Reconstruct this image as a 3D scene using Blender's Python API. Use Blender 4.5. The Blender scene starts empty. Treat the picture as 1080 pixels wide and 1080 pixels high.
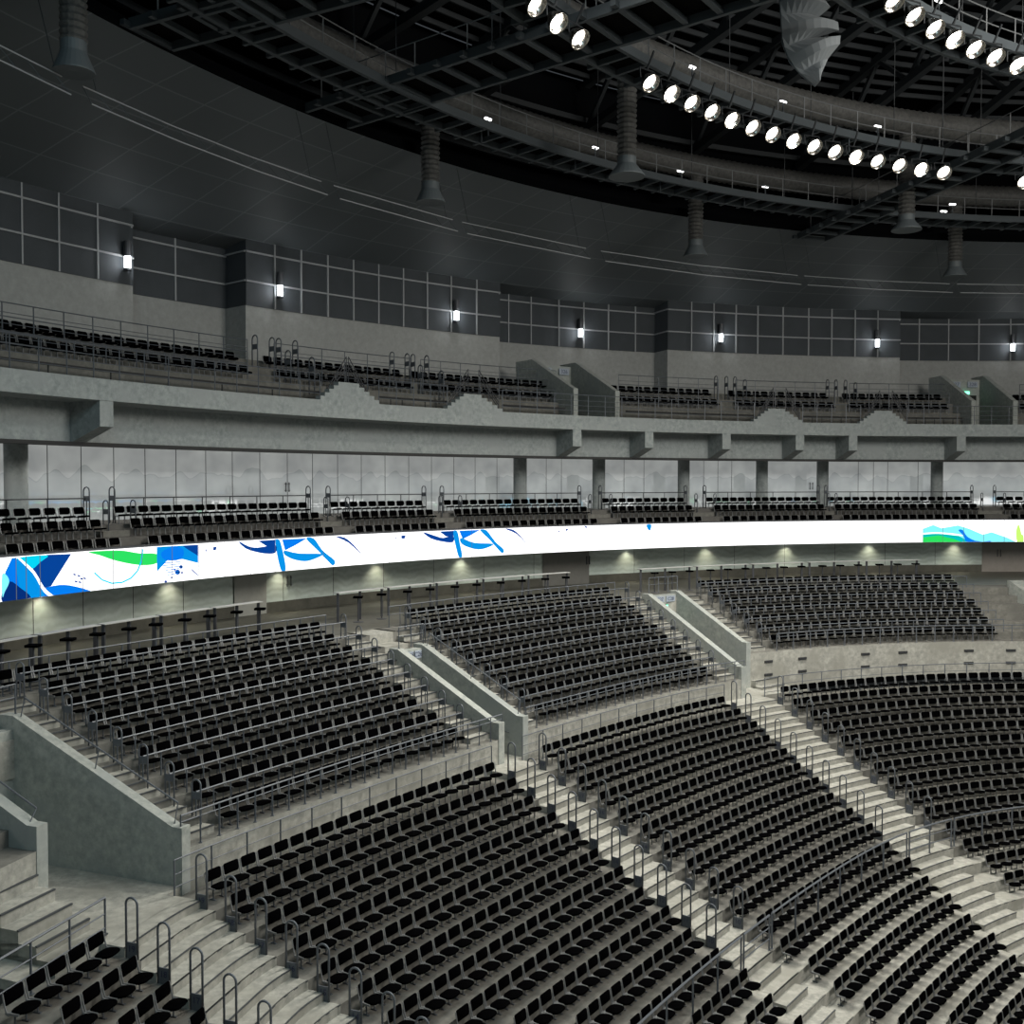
import bpy, bmesh, math, random
import numpy as np
from mathutils import Vector, Matrix
random.seed(7)
rng = np.random.default_rng(7)
C = bpy.context.scene.collection
PI = math.pi
ZC = 16.0                      # camera height above the arena floor

# ------------------------------------------------------------------ camera
cam = bpy.data.cameras.new('camera')
cam.lens = 36.0; cam.sensor_width = 36.0; cam.sensor_height = 36.0; cam.clip_end = 500
co = bpy.data.objects.new('camera', cam); C.objects.link(co)
PITCH = 0.0286
co.location = (0, 0, ZC); co.rotation_euler = (PI/2 - PITCH, 0, 0)
bpy.context.scene.camera = co
# ------------------------------------------------------------------ world, exposure
W = bpy.data.worlds.new('world'); bpy.context.scene.world = W; W.use_nodes = True
W.node_tree.nodes['Background'].inputs[0].default_value = (0.8, 0.9, 1.0, 1)
W.node_tree.nodes['Background'].inputs[1].default_value = 0.05
vs = bpy.context.scene.view_settings
vs.view_transform = 'Standard'; vs.look = 'None'; vs.exposure = 0.0; vs.gamma = 1.0
vs.use_curve_mapping = False
# ------------------------------------------------------------------ added area lights, unseen, standing in for floodlights out of frame
CX, CY = 29.2, 10.27           # centre of the arena
def area(name, loc, target, size, power, col=(1, 0.97, 0.9)):
    l = bpy.data.lights.new(name, 'AREA'); l.shape = 'DISK'; l.size = size; l.energy = power; l.color = col
    o = bpy.data.objects.new(name, l); C.objects.link(o); o.location = loc
    o.rotation_euler = (Vector(target) - Vector(loc)).to_track_quat('-Z', 'Y').to_euler()
    return o
area('unseen_arena_light', (CX-3, CY+8, ZC+14), (12, 36, 8), 14, 9500)  # broad added disc for the far-side lamps, brightens the upright walls
for _deg, _p in ((153, 850), (163, 350), (174, 250)):
    _x, _y = CX+30.5*math.cos(math.radians(_deg)), CY+30.5*math.sin(math.radians(_deg))
    area('unseen_arena_light', (_x, _y, ZC+13.6), (_x+(CX-_x)*.04, _y+(CY-_y)*.04, 0), 2.2, _p)
area('unseen_arena_light', (-2, 4, ZC+13.5), (-8, 24, 6), 9, 1300, (0.58, 0.88, 1.0))  # added cool light, tints the left-facing walls teal

# ------------------------------------------------------------------ materials
def mat(name, col, rough=0.7, metal=0.0, emit=None, es=0.0, spec=0.5):
    m = bpy.data.materials.new(name); m.use_nodes = True
    b = m.node_tree.nodes['Principled BSDF']
    b.inputs['Base Color'].default_value = (*col, 1); b.inputs['Roughness'].default_value = rough
    b.inputs['Metallic'].default_value = metal
    b.inputs['Specular IOR Level'].default_value = spec
    if emit:
        b.inputs['Emission Color'].default_value = (*emit, 1); b.inputs['Emission Strength'].default_value = es
    return m
def noisy(name, c0, c1, scale=3.0, rough=0.8, detail=6, bump=0.0, c2=None, spec=0.3):
    m = mat(name, c0, rough, spec=spec); nt = m.node_tree; N = nt.nodes; L = nt.links
    b = N['Principled BSDF']
    g = N.new('ShaderNodeNewGeometry')
    n = N.new('ShaderNodeTexNoise'); n.inputs['Scale'].default_value = scale; n.inputs['Detail'].default_value = detail
    n.inputs['Roughness'].default_value = 0.65
    L.new(g.outputs['Position'], n.inputs['Vector'])
    r = N.new('ShaderNodeValToRGB'); r.color_ramp.elements[0].color = (*c0, 1); r.color_ramp.elements[1].color = (*c1, 1)
    r.color_ramp.elements[0].position = 0.32; r.color_ramp.elements[1].position = 0.68
    L.new(n.outputs['Fac'], r.inputs['Fac'])
    out = r.outputs['Color']
    if c2:
        n2 = N.new('ShaderNodeTexNoise'); n2.inputs['Scale'].default_value = scale*0.17; n2.inputs['Detail'].default_value = 4
        L.new(g.outputs['Position'], n2.inputs['Vector'])
        r2 = N.new('ShaderNodeValToRGB'); r2.color_ramp.elements[0].position = 0.45; r2.color_ramp.elements[1].position = 0.7
        L.new(n2.outputs['Fac'], r2.inputs['Fac'])
        mx = N.new('ShaderNodeMix'); mx.data_type = 'RGBA'; mx.inputs['B'].default_value = (*c2, 1)
        L.new(r2.outputs['Color'], mx.inputs['Factor']); L.new(out, mx.inputs['A']); out = mx.outputs['Result']
    L.new(out, b.inputs['Base Color'])
    if bump:
        bp = N.new('ShaderNodeBump'); bp.inputs['Strength'].default_value = bump; bp.inputs['Distance'].default_value = 0.02
        L.new(n.outputs['Fac'], bp.inputs['Height']); L.new(bp.outputs['Normal'], b.inputs['Normal'])
    return m
def grid_mat(name, c_panel, c_line, w, h, mortar=0.03, rough=0.6, offset=0.0):
    m = mat(name, c_panel, rough, spec=0.3); nt = m.node_tree; N = nt.nodes; L = nt.links
    uv = N.new('ShaderNodeUVMap'); br = N.new('ShaderNodeTexBrick')
    br.inputs['Color1'].default_value = (*c_panel, 1)
    br.inputs['Color2'].default_value = (*[x*1.12 for x in c_panel], 1)
    br.inputs['Mortar'].default_value = (*c_line, 1)
    br.inputs['Scale'].default_value = 1.0; br.inputs['Mortar Size'].default_value = mortar
    br.inputs['Brick Width'].default_value = w; br.inputs['Row Height'].default_value = h
    br.offset = offset; br.inputs['Mortar Smooth'].default_value = 0.1
    L.new(uv.outputs['UV'], br.inputs['Vector'])
    L.new(br.outputs['Color'], N['Principled BSDF'].inputs['Base Color'])
    return m
M = {}
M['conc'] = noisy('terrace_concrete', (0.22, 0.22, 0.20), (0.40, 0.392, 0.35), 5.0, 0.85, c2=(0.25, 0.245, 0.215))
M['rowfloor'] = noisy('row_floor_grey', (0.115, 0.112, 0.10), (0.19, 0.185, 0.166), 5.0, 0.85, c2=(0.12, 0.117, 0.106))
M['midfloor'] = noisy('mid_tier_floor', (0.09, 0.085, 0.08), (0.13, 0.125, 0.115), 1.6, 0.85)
M['concwall'] = noisy('wall_concrete', (0.23, 0.25, 0.235), (0.38, 0.39, 0.36), 5.0, 0.8, c2=(0.28, 0.30, 0.29))
M['beam'] = noisy('beam_concrete', (0.21, 0.235, 0.235), (0.35, 0.375, 0.37), 5.0, 0.85, c2=(0.29, 0.31, 0.31))
M['plaster'] = noisy('upper_wall_plaster', (0.27, 0.275, 0.265), (0.33, 0.335, 0.325), 4.0, 0.9)
M['nosing'] = mat('dark_nosing_strip', (0.05, 0.055, 0.06), 0.6)
M['dark'] = mat('dark_joint', (0.03, 0.03, 0.03), 0.8)
M['steel'] = mat('grey_painted_steel', (0.105, 0.116, 0.132), 0.5, 0.2)
M['steel2'] = mat('dark_painted_steel', (0.05, 0.052, 0.058), 0.5, 0.2)
M['black'] = mat('black_seat_plastic', (0.0008, 0.0008, 0.001), 0.95, spec=0.01)
M['frame'] = mat('seat_frame_metal', (0.22, 0.225, 0.23), 0.4, 0.5)
M['panel'] = noisy('slate_wall_panel', (0.045, 0.052, 0.058), (0.055, 0.062, 0.07), 1.0, 0.7)
M['strip'] = mat('aluminium_cover_strip', (0.30, 0.31, 0.32), 0.5)
M['soffit'] = grid_mat('dark_curved_soffit_panels', (0.085, 0.096, 0.102), (0.14, 0.155, 0.165), 2.4, 1.9, 0.035)
M['cat'] = mat('catwalk_steel', (0.045, 0.055, 0.062), 0.6, 0.2)
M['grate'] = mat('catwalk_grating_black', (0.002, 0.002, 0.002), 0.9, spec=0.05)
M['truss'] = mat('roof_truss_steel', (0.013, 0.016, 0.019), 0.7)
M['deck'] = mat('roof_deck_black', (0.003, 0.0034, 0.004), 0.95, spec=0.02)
M['ladder'] = mat('ladder_rail', (0.24, 0.25, 0.26), 0.5)
M['dimwire'] = mat('thin_dull_rail', (0.11, 0.115, 0.12), 0.6)
M['duct'] = noisy('galvanised_duct', (0.035, 0.035, 0.034), (0.085, 0.084, 0.08), 7.0, 0.5, spec=0.5)
M['cone'] = mat('pale_diffuser_metal', (0.075, 0.088, 0.095), 0.6)
M['fabric'] = mat('pale_grey_fabric', (0.12, 0.132, 0.14), 0.8)
M['led'] = mat('led_white', (0.02, 0.02, 0.02), 0.5, emit=(1, 1, 1), es=1.7)
M['ledjoint'] = mat('led_joint', (0.02, 0.02, 0.02), .5, emit=(.12, .14, .16), es=.8)
M['lampglow'] = mat('floodlight_lens', (0.8, 0.8, 0.8), 0.5, emit=(1.0, 0.98, 0.93), es=9)
M['sconceglow'] = mat('sconce_glass', (0.9, 0.9, 0.9), 0.5, emit=(0.92, 0.97, 1.0), es=6)
M['reflector'] = mat('floodlight_reflector', (0.55, 0.52, 0.48), 0.22, 1.0)
M['ledlamp'] = mat('small_work_light', (0.8, 0.8, 0.8), 0.5, emit=(1, 1, 1), es=5)
M['exit'] = mat('green_exit_sign', (0.0, 0.3, 0.15), 0.5, emit=(0.25, 1.0, 0.6), es=2.2)
M['signplate'] = mat('pale_blue_grey_sign', (0.30, 0.34, 0.40), 0.5)
M['signdark'] = mat('navy_sign_text', (0.03, 0.035, 0.08), 0.6)
M['brownfloor'] = noisy('concourse_floor', (0.07, 0.068, 0.055), (0.11, 0.105, 0.085), 2.0, 0.5)
M['tabletop'] = mat('white_counter_top', (0.4, 0.4, 0.38), 0.4)
M['void'] = mat('dark_doorway', (0.006, 0.006, 0.006), 0.9)

def stone_mat():
    m = mat('veined_concourse_panel', (0.2, 0.22, 0.2), 0.28, spec=0.5); N = m.node_tree.nodes; L = m.node_tree.links
    g = N.new('ShaderNodeNewGeometry')
    n = N.new('ShaderNodeTexNoise'); n.inputs['Scale'].default_value = 0.35; n.inputs['Detail'].default_value = 5
    n.inputs['Distortion'].default_value = 1.6
    wv = N.new('ShaderNodeTexWave'); wv.inputs['Scale'].default_value = 1.1; wv.inputs['Distortion'].default_value = 9
    wv.inputs['Detail'].default_value = 3; wv.bands_direction = 'Z'
    L.new(g.outputs['Position'], n.inputs['Vector']); L.new(g.outputs['Position'], wv.inputs['Vector'])
    r = N.new('ShaderNodeValToRGB')
    r.color_ramp.elements[0].color = (0.50, 0.55, 0.51, 1); r.color_ramp.elements[1].color = (0.60, 0.65, 0.62, 1)
    L.new(wv.outputs['Fac'], r.inputs['Fac'])
    r2 = N.new('ShaderNodeValToRGB')
    r2.color_ramp.elements[0].color = (0.7, 0.7, 0.68, 1); r2.color_ramp.elements[1].color = (1.25, 1.3, 1.25, 1)
    L.new(n.outputs['Fac'], r2.inputs['Fac'])
    mx = N.new('ShaderNodeMix'); mx.data_type = 'RGBA'; mx.blend_type = 'MULTIPLY'; mx.inputs['Factor'].default_value = 1
    L.new(r.outputs['Color'], mx.inputs['A']); L.new(r2.outputs['Color'], mx.inputs['B'])
    L.new(mx.outputs['Result'], N['Principled BSDF'].inputs['Base Color'])
    return m
M['stone'] = stone_mat()
def glass_mat(name='glazing_painted_reflection', base=(0.40, 0.415, 0.41)):
    # milky glazing with added glow and painted reflections; also mirrors the far ribbon screen
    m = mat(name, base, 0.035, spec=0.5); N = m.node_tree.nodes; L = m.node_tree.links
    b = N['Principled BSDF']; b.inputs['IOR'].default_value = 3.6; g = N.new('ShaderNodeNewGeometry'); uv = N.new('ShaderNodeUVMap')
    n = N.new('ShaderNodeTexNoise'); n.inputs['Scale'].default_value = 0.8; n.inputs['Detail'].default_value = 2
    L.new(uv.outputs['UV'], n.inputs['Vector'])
    # wavy edge of a reflection, painted in as two greys
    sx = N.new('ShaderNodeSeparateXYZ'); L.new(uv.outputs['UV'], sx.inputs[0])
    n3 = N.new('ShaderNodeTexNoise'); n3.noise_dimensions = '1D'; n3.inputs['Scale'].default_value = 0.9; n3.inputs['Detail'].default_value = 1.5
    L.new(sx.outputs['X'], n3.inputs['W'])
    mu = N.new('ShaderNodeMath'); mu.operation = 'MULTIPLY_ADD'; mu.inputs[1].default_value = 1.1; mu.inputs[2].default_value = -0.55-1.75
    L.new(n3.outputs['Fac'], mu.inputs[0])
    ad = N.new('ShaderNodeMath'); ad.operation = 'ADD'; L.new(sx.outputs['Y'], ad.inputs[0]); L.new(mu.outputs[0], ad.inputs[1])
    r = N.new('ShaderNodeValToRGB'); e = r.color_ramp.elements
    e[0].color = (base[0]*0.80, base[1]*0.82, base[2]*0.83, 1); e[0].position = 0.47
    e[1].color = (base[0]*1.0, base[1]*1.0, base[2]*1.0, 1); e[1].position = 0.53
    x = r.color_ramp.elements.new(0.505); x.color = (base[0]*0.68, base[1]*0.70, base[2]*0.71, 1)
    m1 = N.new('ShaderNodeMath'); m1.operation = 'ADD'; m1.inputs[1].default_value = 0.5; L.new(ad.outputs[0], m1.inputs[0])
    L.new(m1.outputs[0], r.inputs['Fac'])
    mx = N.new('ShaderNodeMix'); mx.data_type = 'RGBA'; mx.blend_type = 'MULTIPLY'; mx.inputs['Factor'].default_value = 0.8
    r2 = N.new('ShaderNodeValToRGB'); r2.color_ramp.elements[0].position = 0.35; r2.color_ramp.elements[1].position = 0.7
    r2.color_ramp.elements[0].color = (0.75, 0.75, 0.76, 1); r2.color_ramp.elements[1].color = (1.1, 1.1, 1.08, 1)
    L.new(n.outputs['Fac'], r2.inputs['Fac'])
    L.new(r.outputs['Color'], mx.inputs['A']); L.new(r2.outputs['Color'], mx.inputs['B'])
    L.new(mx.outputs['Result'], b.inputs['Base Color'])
    L.new(mx.outputs['Result'], b.inputs['Emission Color']); b.inputs['Emission Strength'].default_value = 0.62  # glow added to brighten the panels, follows the painted waves
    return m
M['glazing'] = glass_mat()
def led_far():
    m = mat('led_far_ribbon', (0, 0, 0), 0.5); N = m.node_tree.nodes; L = m.node_tree.links
    uv = N.new('ShaderNodeUVMap'); v = N.new('ShaderNodeTexNoise'); v.inputs['Scale'].default_value = 0.12; v.inputs['Detail'].default_value = 1
    L.new(uv.outputs['UV'], v.inputs['Vector'])
    r = N.new('ShaderNodeValToRGB'); r.color_ramp.interpolation = 'CONSTANT'; e = r.color_ramp.elements
    e[0].color = (0.02, 0.3, 0.8, 1); e[0].position = 0
    e[1].color = (1, 1, 1, 1); e[1].position = 0.42
    x = r.color_ramp.elements.new(0.38); x.color = (0.1, 0.8, 0.3, 1)
    x = r.color_ramp.elements.new(0.6); x.color = (0.1, 0.6, 0.9, 1)
    L.new(v.outputs['Fac'], r.inputs['Fac'])
    b = N['Principled BSDF']; L.new(r.outputs['Color'], b.inputs['Emission Color']); b.inputs['Emission Strength'].default_value = 1.7
    return m
M['ledfar'] = led_far()

# ------------------------------------------------------------------ mesh helpers
class MB:
    def __init__(s): s.v = []; s.f = []
    def add(s, V, F):
        k = len(s.v); s.v += [tuple(p) for p in V]; s.f += [tuple(i+k for i in f) for f in F]
        return s
    def box(s, x0, x1, y0, y1, z0, z1):
        V = [(x, y, z) for z in (z0, z1) for y in (y0, y1) for x in (x0, x1)]
        return s.add(V, [(0,2,3,1),(4,5,7,6),(0,1,5,4),(1,3,7,5),(3,2,6,7),(2,0,4,6)])
    def hexa(s, P):      # 8 points: bottom 4 (ccw), top 4
        return s.add(P, [(3,2,1,0),(4,5,6,7),(0,1,5,4),(1,2,6,5),(2,3,7,6),(3,0,4,7)])
    def bar(s, a, b, w, h=None, up=(0,0,1)):
        a = Vector(a); b = Vector(b); h = h or w; d = (b-a)
        if d.length < 1e-6: return s
        d.normalize(); u = Vector(up)
        if abs(d.dot(u)) > 0.98: u = Vector((1,0,0))
        r = d.cross(u).normalized()*(w/2); t = r.cross(d).normalized()*(h/2)
        return s.hexa([a-r-t, a+r-t, b+r-t, b-r-t, a-r+t, a+r+t, b+r+t, b-r+t])
    def tube(s, pts, r, n=6, closed=False, cap=True):
        pts = [Vector(p) for p in pts]; m = len(pts); rings = []
        rr = r if hasattr(r, '__len__') else [r]*m
        prev = None
        for i, p in enumerate(pts):
            a = pts[(i-1) % m] if (closed or i > 0) else pts[i]
            b = pts[(i+1) % m] if (closed or i < m-1) else pts[i]
            d = (b-a).normalized()
            if prev is None:
                u = Vector((0,0,1)) if abs(d.z) < 0.9 else Vector((1,0,0))
                x = d.cross(u).normalized()
            else:
                x = prev - d*prev.dot(d); x.normalize()
            prev = x; y = d.cross(x)
            rings.append([p + (x*math.cos(2*PI*k/n) + y*math.sin(2*PI*k/n))*rr[i] for k in range(n)])
        V = [q for R in rings for q in R]; F = []
        for i in range(m if closed else m-1):
            j = (i+1) % m
            for k in range(n):
                F.append((i*n+k, i*n+(k+1) % n, j*n+(k+1) % n, j*n+k))
        if cap and not closed:
            F.append(tuple(range(n))[::-1]); F.append(tuple((m-1)*n+k for k in range(n)))
        return s.add(V, F)
    def lathe(s, prof, n=20, c=(0,0,0), axis=None):
        V = []; F = []; m = len(prof)
        q = Vector((0,0,1)).rotation_difference(Vector(axis)) if axis is not None else None
        for r, z in prof:
            for k in range(n):
                p = Vector((r*math.cos(2*PI*k/n), r*math.sin(2*PI*k/n), z))
                if q: p = q @ p
                V.append(p + Vector(c))
        for i in range(m-1):
            for k in range(n):
                F.append((i*n+k, i*n+(k+1) % n, (i+1)*n+(k+1) % n, (i+1)*n+k))
        return s.add(V, F)
    def mesh(s, name, m, smooth=False):
        me = bpy.data.meshes.new(name); me.from_pydata(s.v, [], s.f); me.update()
        if m is not None: me.materials.append(m)
        if smooth: me.polygons.foreach_set('use_smooth', [True]*len(me.polygons))
        return me
    def obj(s, name, m, parent=None, loc=(0,0,0), rz=0, smooth=False, **tags):
        return link(name, s.mesh(name, m, smooth), parent, loc, rz, **tags)
def link(name, me, parent=None, loc=(0,0,0), rz=0, **tags):
    o = bpy.data.objects.new(name, me); C.objects.link(o); o.location = loc; o.rotation_euler = (0, 0, rz)
    if parent is not None: o.parent = parent
    for k, v in tags.items(): o[k] = v
    return o
def empty(name, loc, label, category, group=None, rz=0):
    o = bpy.data.objects.new(name, None); C.objects.link(o); o.location = loc; o.rotation_euler = (0, 0, rz)
    o.empty_display_size = 0.2
    o['label'] = label; o['category'] = category
    if group: o['group'] = group
    return o
def tag(o, label, cat, group=None, kind=None):
    o['label'] = label; o['category'] = cat
    if group: o['group'] = group
    if kind: o['kind'] = kind
    return o
ORD = ['first','second','third','fourth','fifth','sixth','seventh','eighth','ninth','tenth','eleventh','twelfth',
       'thirteenth','fourteenth','fifteenth','sixteenth','seventeenth','eighteenth','nineteenth','twentieth']
def ordn(k):
    if k < 20: return ORD[k]
    t = {2:'twenty', 3:'thirty', 4:'forty', 5:'fifty', 6:'sixty', 7:'seventy', 8:'eighty', 9:'ninety'}[(k+1)//10]
    return t + '-' + ORD[(k+1) % 10 - 1] if (k+1) % 10 else {'twenty':'twentieth','thirty':'thirtieth','forty':'fortieth','fifty':'fiftieth','sixty':'sixtieth','seventy':'seventieth','eighty':'eightieth','ninety':'ninetieth'}[t]

# ------------------------------------------------------------------ plan curves
# lower bowl: a gently curved side that tightens into the corner (line of the top-row seat backs)
DS = 0.04
def _lower():
    s = np.arange(int(64/DS))*DS - 16
    sg = lambda c: 1/(1+np.exp(-np.clip((s-c*4)/1.0, -50, 50)))
    k = (0.0436 + (0.069-0.0436)*sg(3.3817) + (0.1663-0.069)*sg(3.3846))/4
    k = np.where(s < -6.1, np.where(s > -7.9, 0.1500, 0.0), k)
    i0 = int(16/DS)
    a = np.cumsum(k)*DS; a = 0.951 - (a-a[i0])
    x = np.cumsum(np.cos(a))*DS; y = np.cumsum(np.sin(a))*DS
    return x-x[i0]-0.755*4, y-y[i0]+6.6606*4, a, s
LX, LY, LA, LS = _lower()
NX, NY = -np.sin(LA), np.cos(LA)
def lpt(s, o, z=0.0):
    x = np.interp(s, LS, LX); y = np.interp(s, LS, LY); a = np.interp(s, LS, LA)
    return (float(x - math.sin(a)*o), float(y + math.cos(a)*o), ZC+z)
def lang(s): return float(np.interp(s, LS, LA))
def cpt(t, R, z=0.0): return (CX + R*math.cos(t), CY + R*math.sin(t), ZC+z)
def col_theta(px, R, z=0.0):
    """bearing on the ring of radius R seen in a given column of the photograph"""
    th = np.radians(np.linspace(84, 176, 6000)); X = CX+R*np.cos(th); Y = CY+R*np.sin(th)
    u = 540 + 1080*X/(Y*math.cos(PITCH) - z*math.sin(PITCH))
    o = np.argsort(u); return float(np.interp(px, u[o], th[o]))
def px_z(px, py, R):
    t = col_theta(px, R); x, y, _ = cpt(t, R)
    v = (540-py)/1080; t = col_theta(px, R)
    d = y*math.cos(PITCH)
    z = 0.0
    for _ in range(4):
        dep = y*math.cos(PITCH) - z*math.sin(PITCH)
        z = (v*dep - y*math.sin(PITCH))/math.cos(PITCH)
    return t, z

def sweep(name, ptf, us, prof, m, parent=None, close=False, uvs=None, **tags):
    """sweep a profile [(o, z)...] along ptf(u, o, z)"""
    V = []; n = len(us); k = len(prof)
    for u in us:
        for o, z in prof: V.append(ptf(u, o, z))
    F = []; kk = k if close else k-1
    for i in range(n-1):
        for j in range(kk):
            j2 = (j+1) % k
            F.append((i*k+j, (i+1)*k+j, (i+1)*k+j2, i*k+j2))
    if close:
        F.append(tuple(range(k))); F.append(tuple((n-1)*k+j for j in range(k))[::-1])
    me = bpy.data.meshes.new(name); me.from_pydata(V, [], F); me.update(); me.materials.append(m)
    # UV in metres: along the sweep, along the profile
    Vn = np.array(V).reshape(n, k, 3)
    su = np.r_[0, np.cumsum(np.linalg.norm(np.diff(Vn[:, 0, :], axis=0), axis=1))]
    pv = np.r_[0, np.cumsum([math.hypot(prof[j+1][0]-prof[j][0], prof[j+1][1]-prof[j][1]) for j in range(k-1)])]
    uvl = me.uv_layers.new(name='UVMap'); li = np.zeros(len(me.loops), int); me.loops.foreach_get('vertex_index', li)
    uv = np.c_[su[li//k], pv[li % k]].astype(np.float32); uvl.data.foreach_set('uv', uv.ravel())
    return link(name, me, parent, **tags)
ST = dict(kind='structure')
FULL = np.radians(np.linspace(-180, 180, 241))
VIS = np.radians(np.linspace(80, 185, 161))

# ------------------------------------------------------------------ levels (relative to the camera)
SEATH = 0.60
LF0, LR, LZ = -8.83, 0.72, 0.356          # lower tier: top row floor, row depth, rise
UF0, UR, UZ, UO = -7.88, 0.72, 0.335, 1.2 # upper part of the lower bowl: first row floor, offset of its backs
LFR = 0.12                                # riser behind the backs
NL = 22
def lfloor(i): return LF0 - i*LZ
def lback(i): return -i*LR
def ufloor(k): return UF0 + k*UZ
def uback(k): return UO + k*UR
UFRONT = 0.66                             # front face of the upper part
LEDR, LEDT, LEDB = 47.1, -2.09, -3.31
CONF = -5.2                               # concourse floor

# ================================================================== STRUCTURE
# roof
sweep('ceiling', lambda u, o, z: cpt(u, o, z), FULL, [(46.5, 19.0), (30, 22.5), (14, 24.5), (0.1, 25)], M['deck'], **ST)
sweep('ceiling_soffit', lambda u, o, z: cpt(u, o, z), FULL,
      [(55.2, 10.3), (53.4, 10.55), (51.5, 11.1), (49.5, 11.62), (47.5, 12.1), (45.8, 12.45), (44.3, 12.7)], M['soffit'], **ST)
sweep('ceiling_edge', lambda u, o, z: cpt(u, o, z), FULL, [(44.3, 12.7), (44.3, 13.1), (46.4, 13.3), (46.6, 19.0)], M['deck'], **ST)
# upper ring wall: alternating proud and set-back bays
seg = [(-60, 140, 53.4), (140, 259, 54.9), (259, 527, 53.4), (527, 704, 54.9), (704, 949, 53.4), (949, 1160, 54.9)]
def wall_profile(ptype, z0, z1): pass
PB, WT = 7.72, 10.9
edges = []
for i, (a, b, R) in enumerate(seg):
    # bay edges are fixed on the proud radius so that returns are radial
    ta = col_theta(a, 53.4, 8) if a > 0 else math.radians(184); tb = col_theta(b, 53.4, 8) if b < 1080 else math.radians(84)
    edges.append((ta, tb, R))
mw, mp = MB(), MB()
def quad(mb, a, b, c, d): mb.add([a, b, c, d], [(0, 1, 2, 3)])
for i, (ta, tb, R) in enumerate(edges):
    us = np.linspace(ta, tb, 14)
    sweep('wall_upper', lambda u, o, z: cpt(u, R+o, z), us, [(0, 4.0), (0, PB)], M['plaster'], **ST)
    sweep('wall_upper_panels', lambda u, o, z: cpt(u, R+o, z), us, [(0, PB), (-0.04, PB), (-0.04, WT)], M['panel'], **ST)
    if i:
        R0 = edges[i-1][2]; t = ta; lo, hi = min(R0, R), max(R0, R)
        m1 = MB(); m1.add([cpt(t, lo, 4), cpt(t, hi, 4), cpt(t, hi, PB), cpt(t, lo, PB)], [(0,1,2,3)]); m1.obj('wall_upper_return', M['plaster'], **ST)
        m1 = MB(); m1.add([cpt(t, lo-.04, PB), cpt(t, hi, PB), cpt(t, hi, WT), cpt(t, lo-.04, WT)], [(0,1,2,3)]); m1.obj('wall_upper_return_panel', M['panel'], **ST)
# remaining ring of upper wall out of view
for a, b in ((184, 444),):
    sweep('wall_upper', lambda u, o, z: cpt(u, 53.4+o, z), np.radians(np.linspace(a, b, 120)), [(0, 4.0), (0, PB), (0, WT)], M['plaster'], **ST)
# aluminium cover strips on the panels
cols = {0: [-22, 22, 61, 102], 1: [184], 2: [289, 317, 345, 372, 398.5, 424.6, 449.8, 475, 502], 3: [535.6, 559.3, 588.7, 615, 641, 669.4],
        4: [728.5, 752, 775.6, 798.5, 825, 852, 876.4, 901, 925], 5: [968.6, 999.6, 1031.6, 1065, 1100]}
ms = MB()
for i, (ta, tb, R) in enumerate(edges):
    for px in cols[i]:
        t = col_theta(px, R, 8); d = 0.035/R
        P = [cpt(t+s*d, R-o, z) for z in (PB, WT-.35 if R > 54 else WT-.3) for s, o in ((-1, .04), (1, .04), (1, .10), (-1, .10))]
        ms.hexa(P)
ms.obj('wall_upper_cover_strips', M['strip'], **ST)
for i, (ta, tb, R) in enumerate(edges):
    us = np.linspace(ta, tb, 14)
    zt = 10.05 if R < 54 else 10.0
    for z in (8.78, zt):
        sweep('wall_upper_cover_rail', lambda u, o, z2: cpt(u, R+o, z2), us, [(-.03, z-.035), (-.10, z-.035), (-.10, z+.035), (-.03, z+.035)], M['strip'], close=True, **ST)
    if i:
        R0 = edges[i-1][2]
        for z in (8.78, zt):
            m1 = MB(); m1.bar(cpt(ta+.001, 53.35, z), cpt(ta+.001, 54.85, z), .07); m1.obj('wall_upper_cover_rail', M['strip'], **ST)

# upper balcony: slab, front edge, recessed beam, terraces
TS = 3.28; TR = 47.6
sweep('balcony_slab', lambda u, o, z: cpt(u, o, z), FULL, [(49.05, 2.58), (TR+.35, 2.58), (TR, 2.60), (TR, TS), (TR+.35, TS), (53.4, TS)], M['beam'], **ST)
sweep('balcony_beam', lambda u, o, z: cpt(u, o, z), FULL, [(49.0, 2.60), (49.0, 1.30)], M['beam'], **ST)
sweep('balcony_drip_edge', lambda u, o, z: cpt(u, o, z), FULL, [(48.9, 1.32), (48.9, 1.20), (49.5, 1.20), (49.5, 1.32)], M['dark'], close=True, **ST)
sweep('ceiling_balcony_underside', lambda u, o, z: cpt(u, o, z), FULL, [(49.4, 1.32), (56, 1.40)], M['plaster'], **ST)
TB = [(49.6, 3.87), (50.4, 4.48), (51.2, 5.0)]     # front of row, floor
for _a, _b in ((-400, 606), (650, 1026), (1070, 1500)):
    _t0 = col_theta(_a, TR+.6, 4) if _a > -100 else math.radians(184); _t1 = col_theta(_b, TR+.6, 4) if _b < 1200 else math.radians(82)
    sweep('balcony_terrace', lambda u, o, z: cpt(u, o, z), np.linspace(_t0, _t1, max(4, int(abs(_t1-_t0)*40))),
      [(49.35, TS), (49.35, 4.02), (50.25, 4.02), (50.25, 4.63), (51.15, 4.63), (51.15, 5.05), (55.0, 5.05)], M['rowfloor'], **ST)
# brackets under the balcony edge
for px in (113, 609, 685, 766.5, 844, 900, 1014):
    t = col_theta(px, TR, 2); w = 0.26/TR
    m1 = MB(); P = []
    for s in (-1, 1):
        P.append([cpt(t+s*w, TR+.02, 2.62), cpt(t+s*w, TR+.02, 1.78), cpt(t+s*w, 49.05, 1.26), cpt(t+s*w, 49.05, 2.62)])
    m1.add(P[0]+P[1], [(0,1,2,3), (7,6,5,4), (0,4,5,1), (1,5,6,2), (2,6,7,3), (3,7,4,0)])
    m1.obj('balcony_bracket', M['beam'], **ST)
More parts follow.
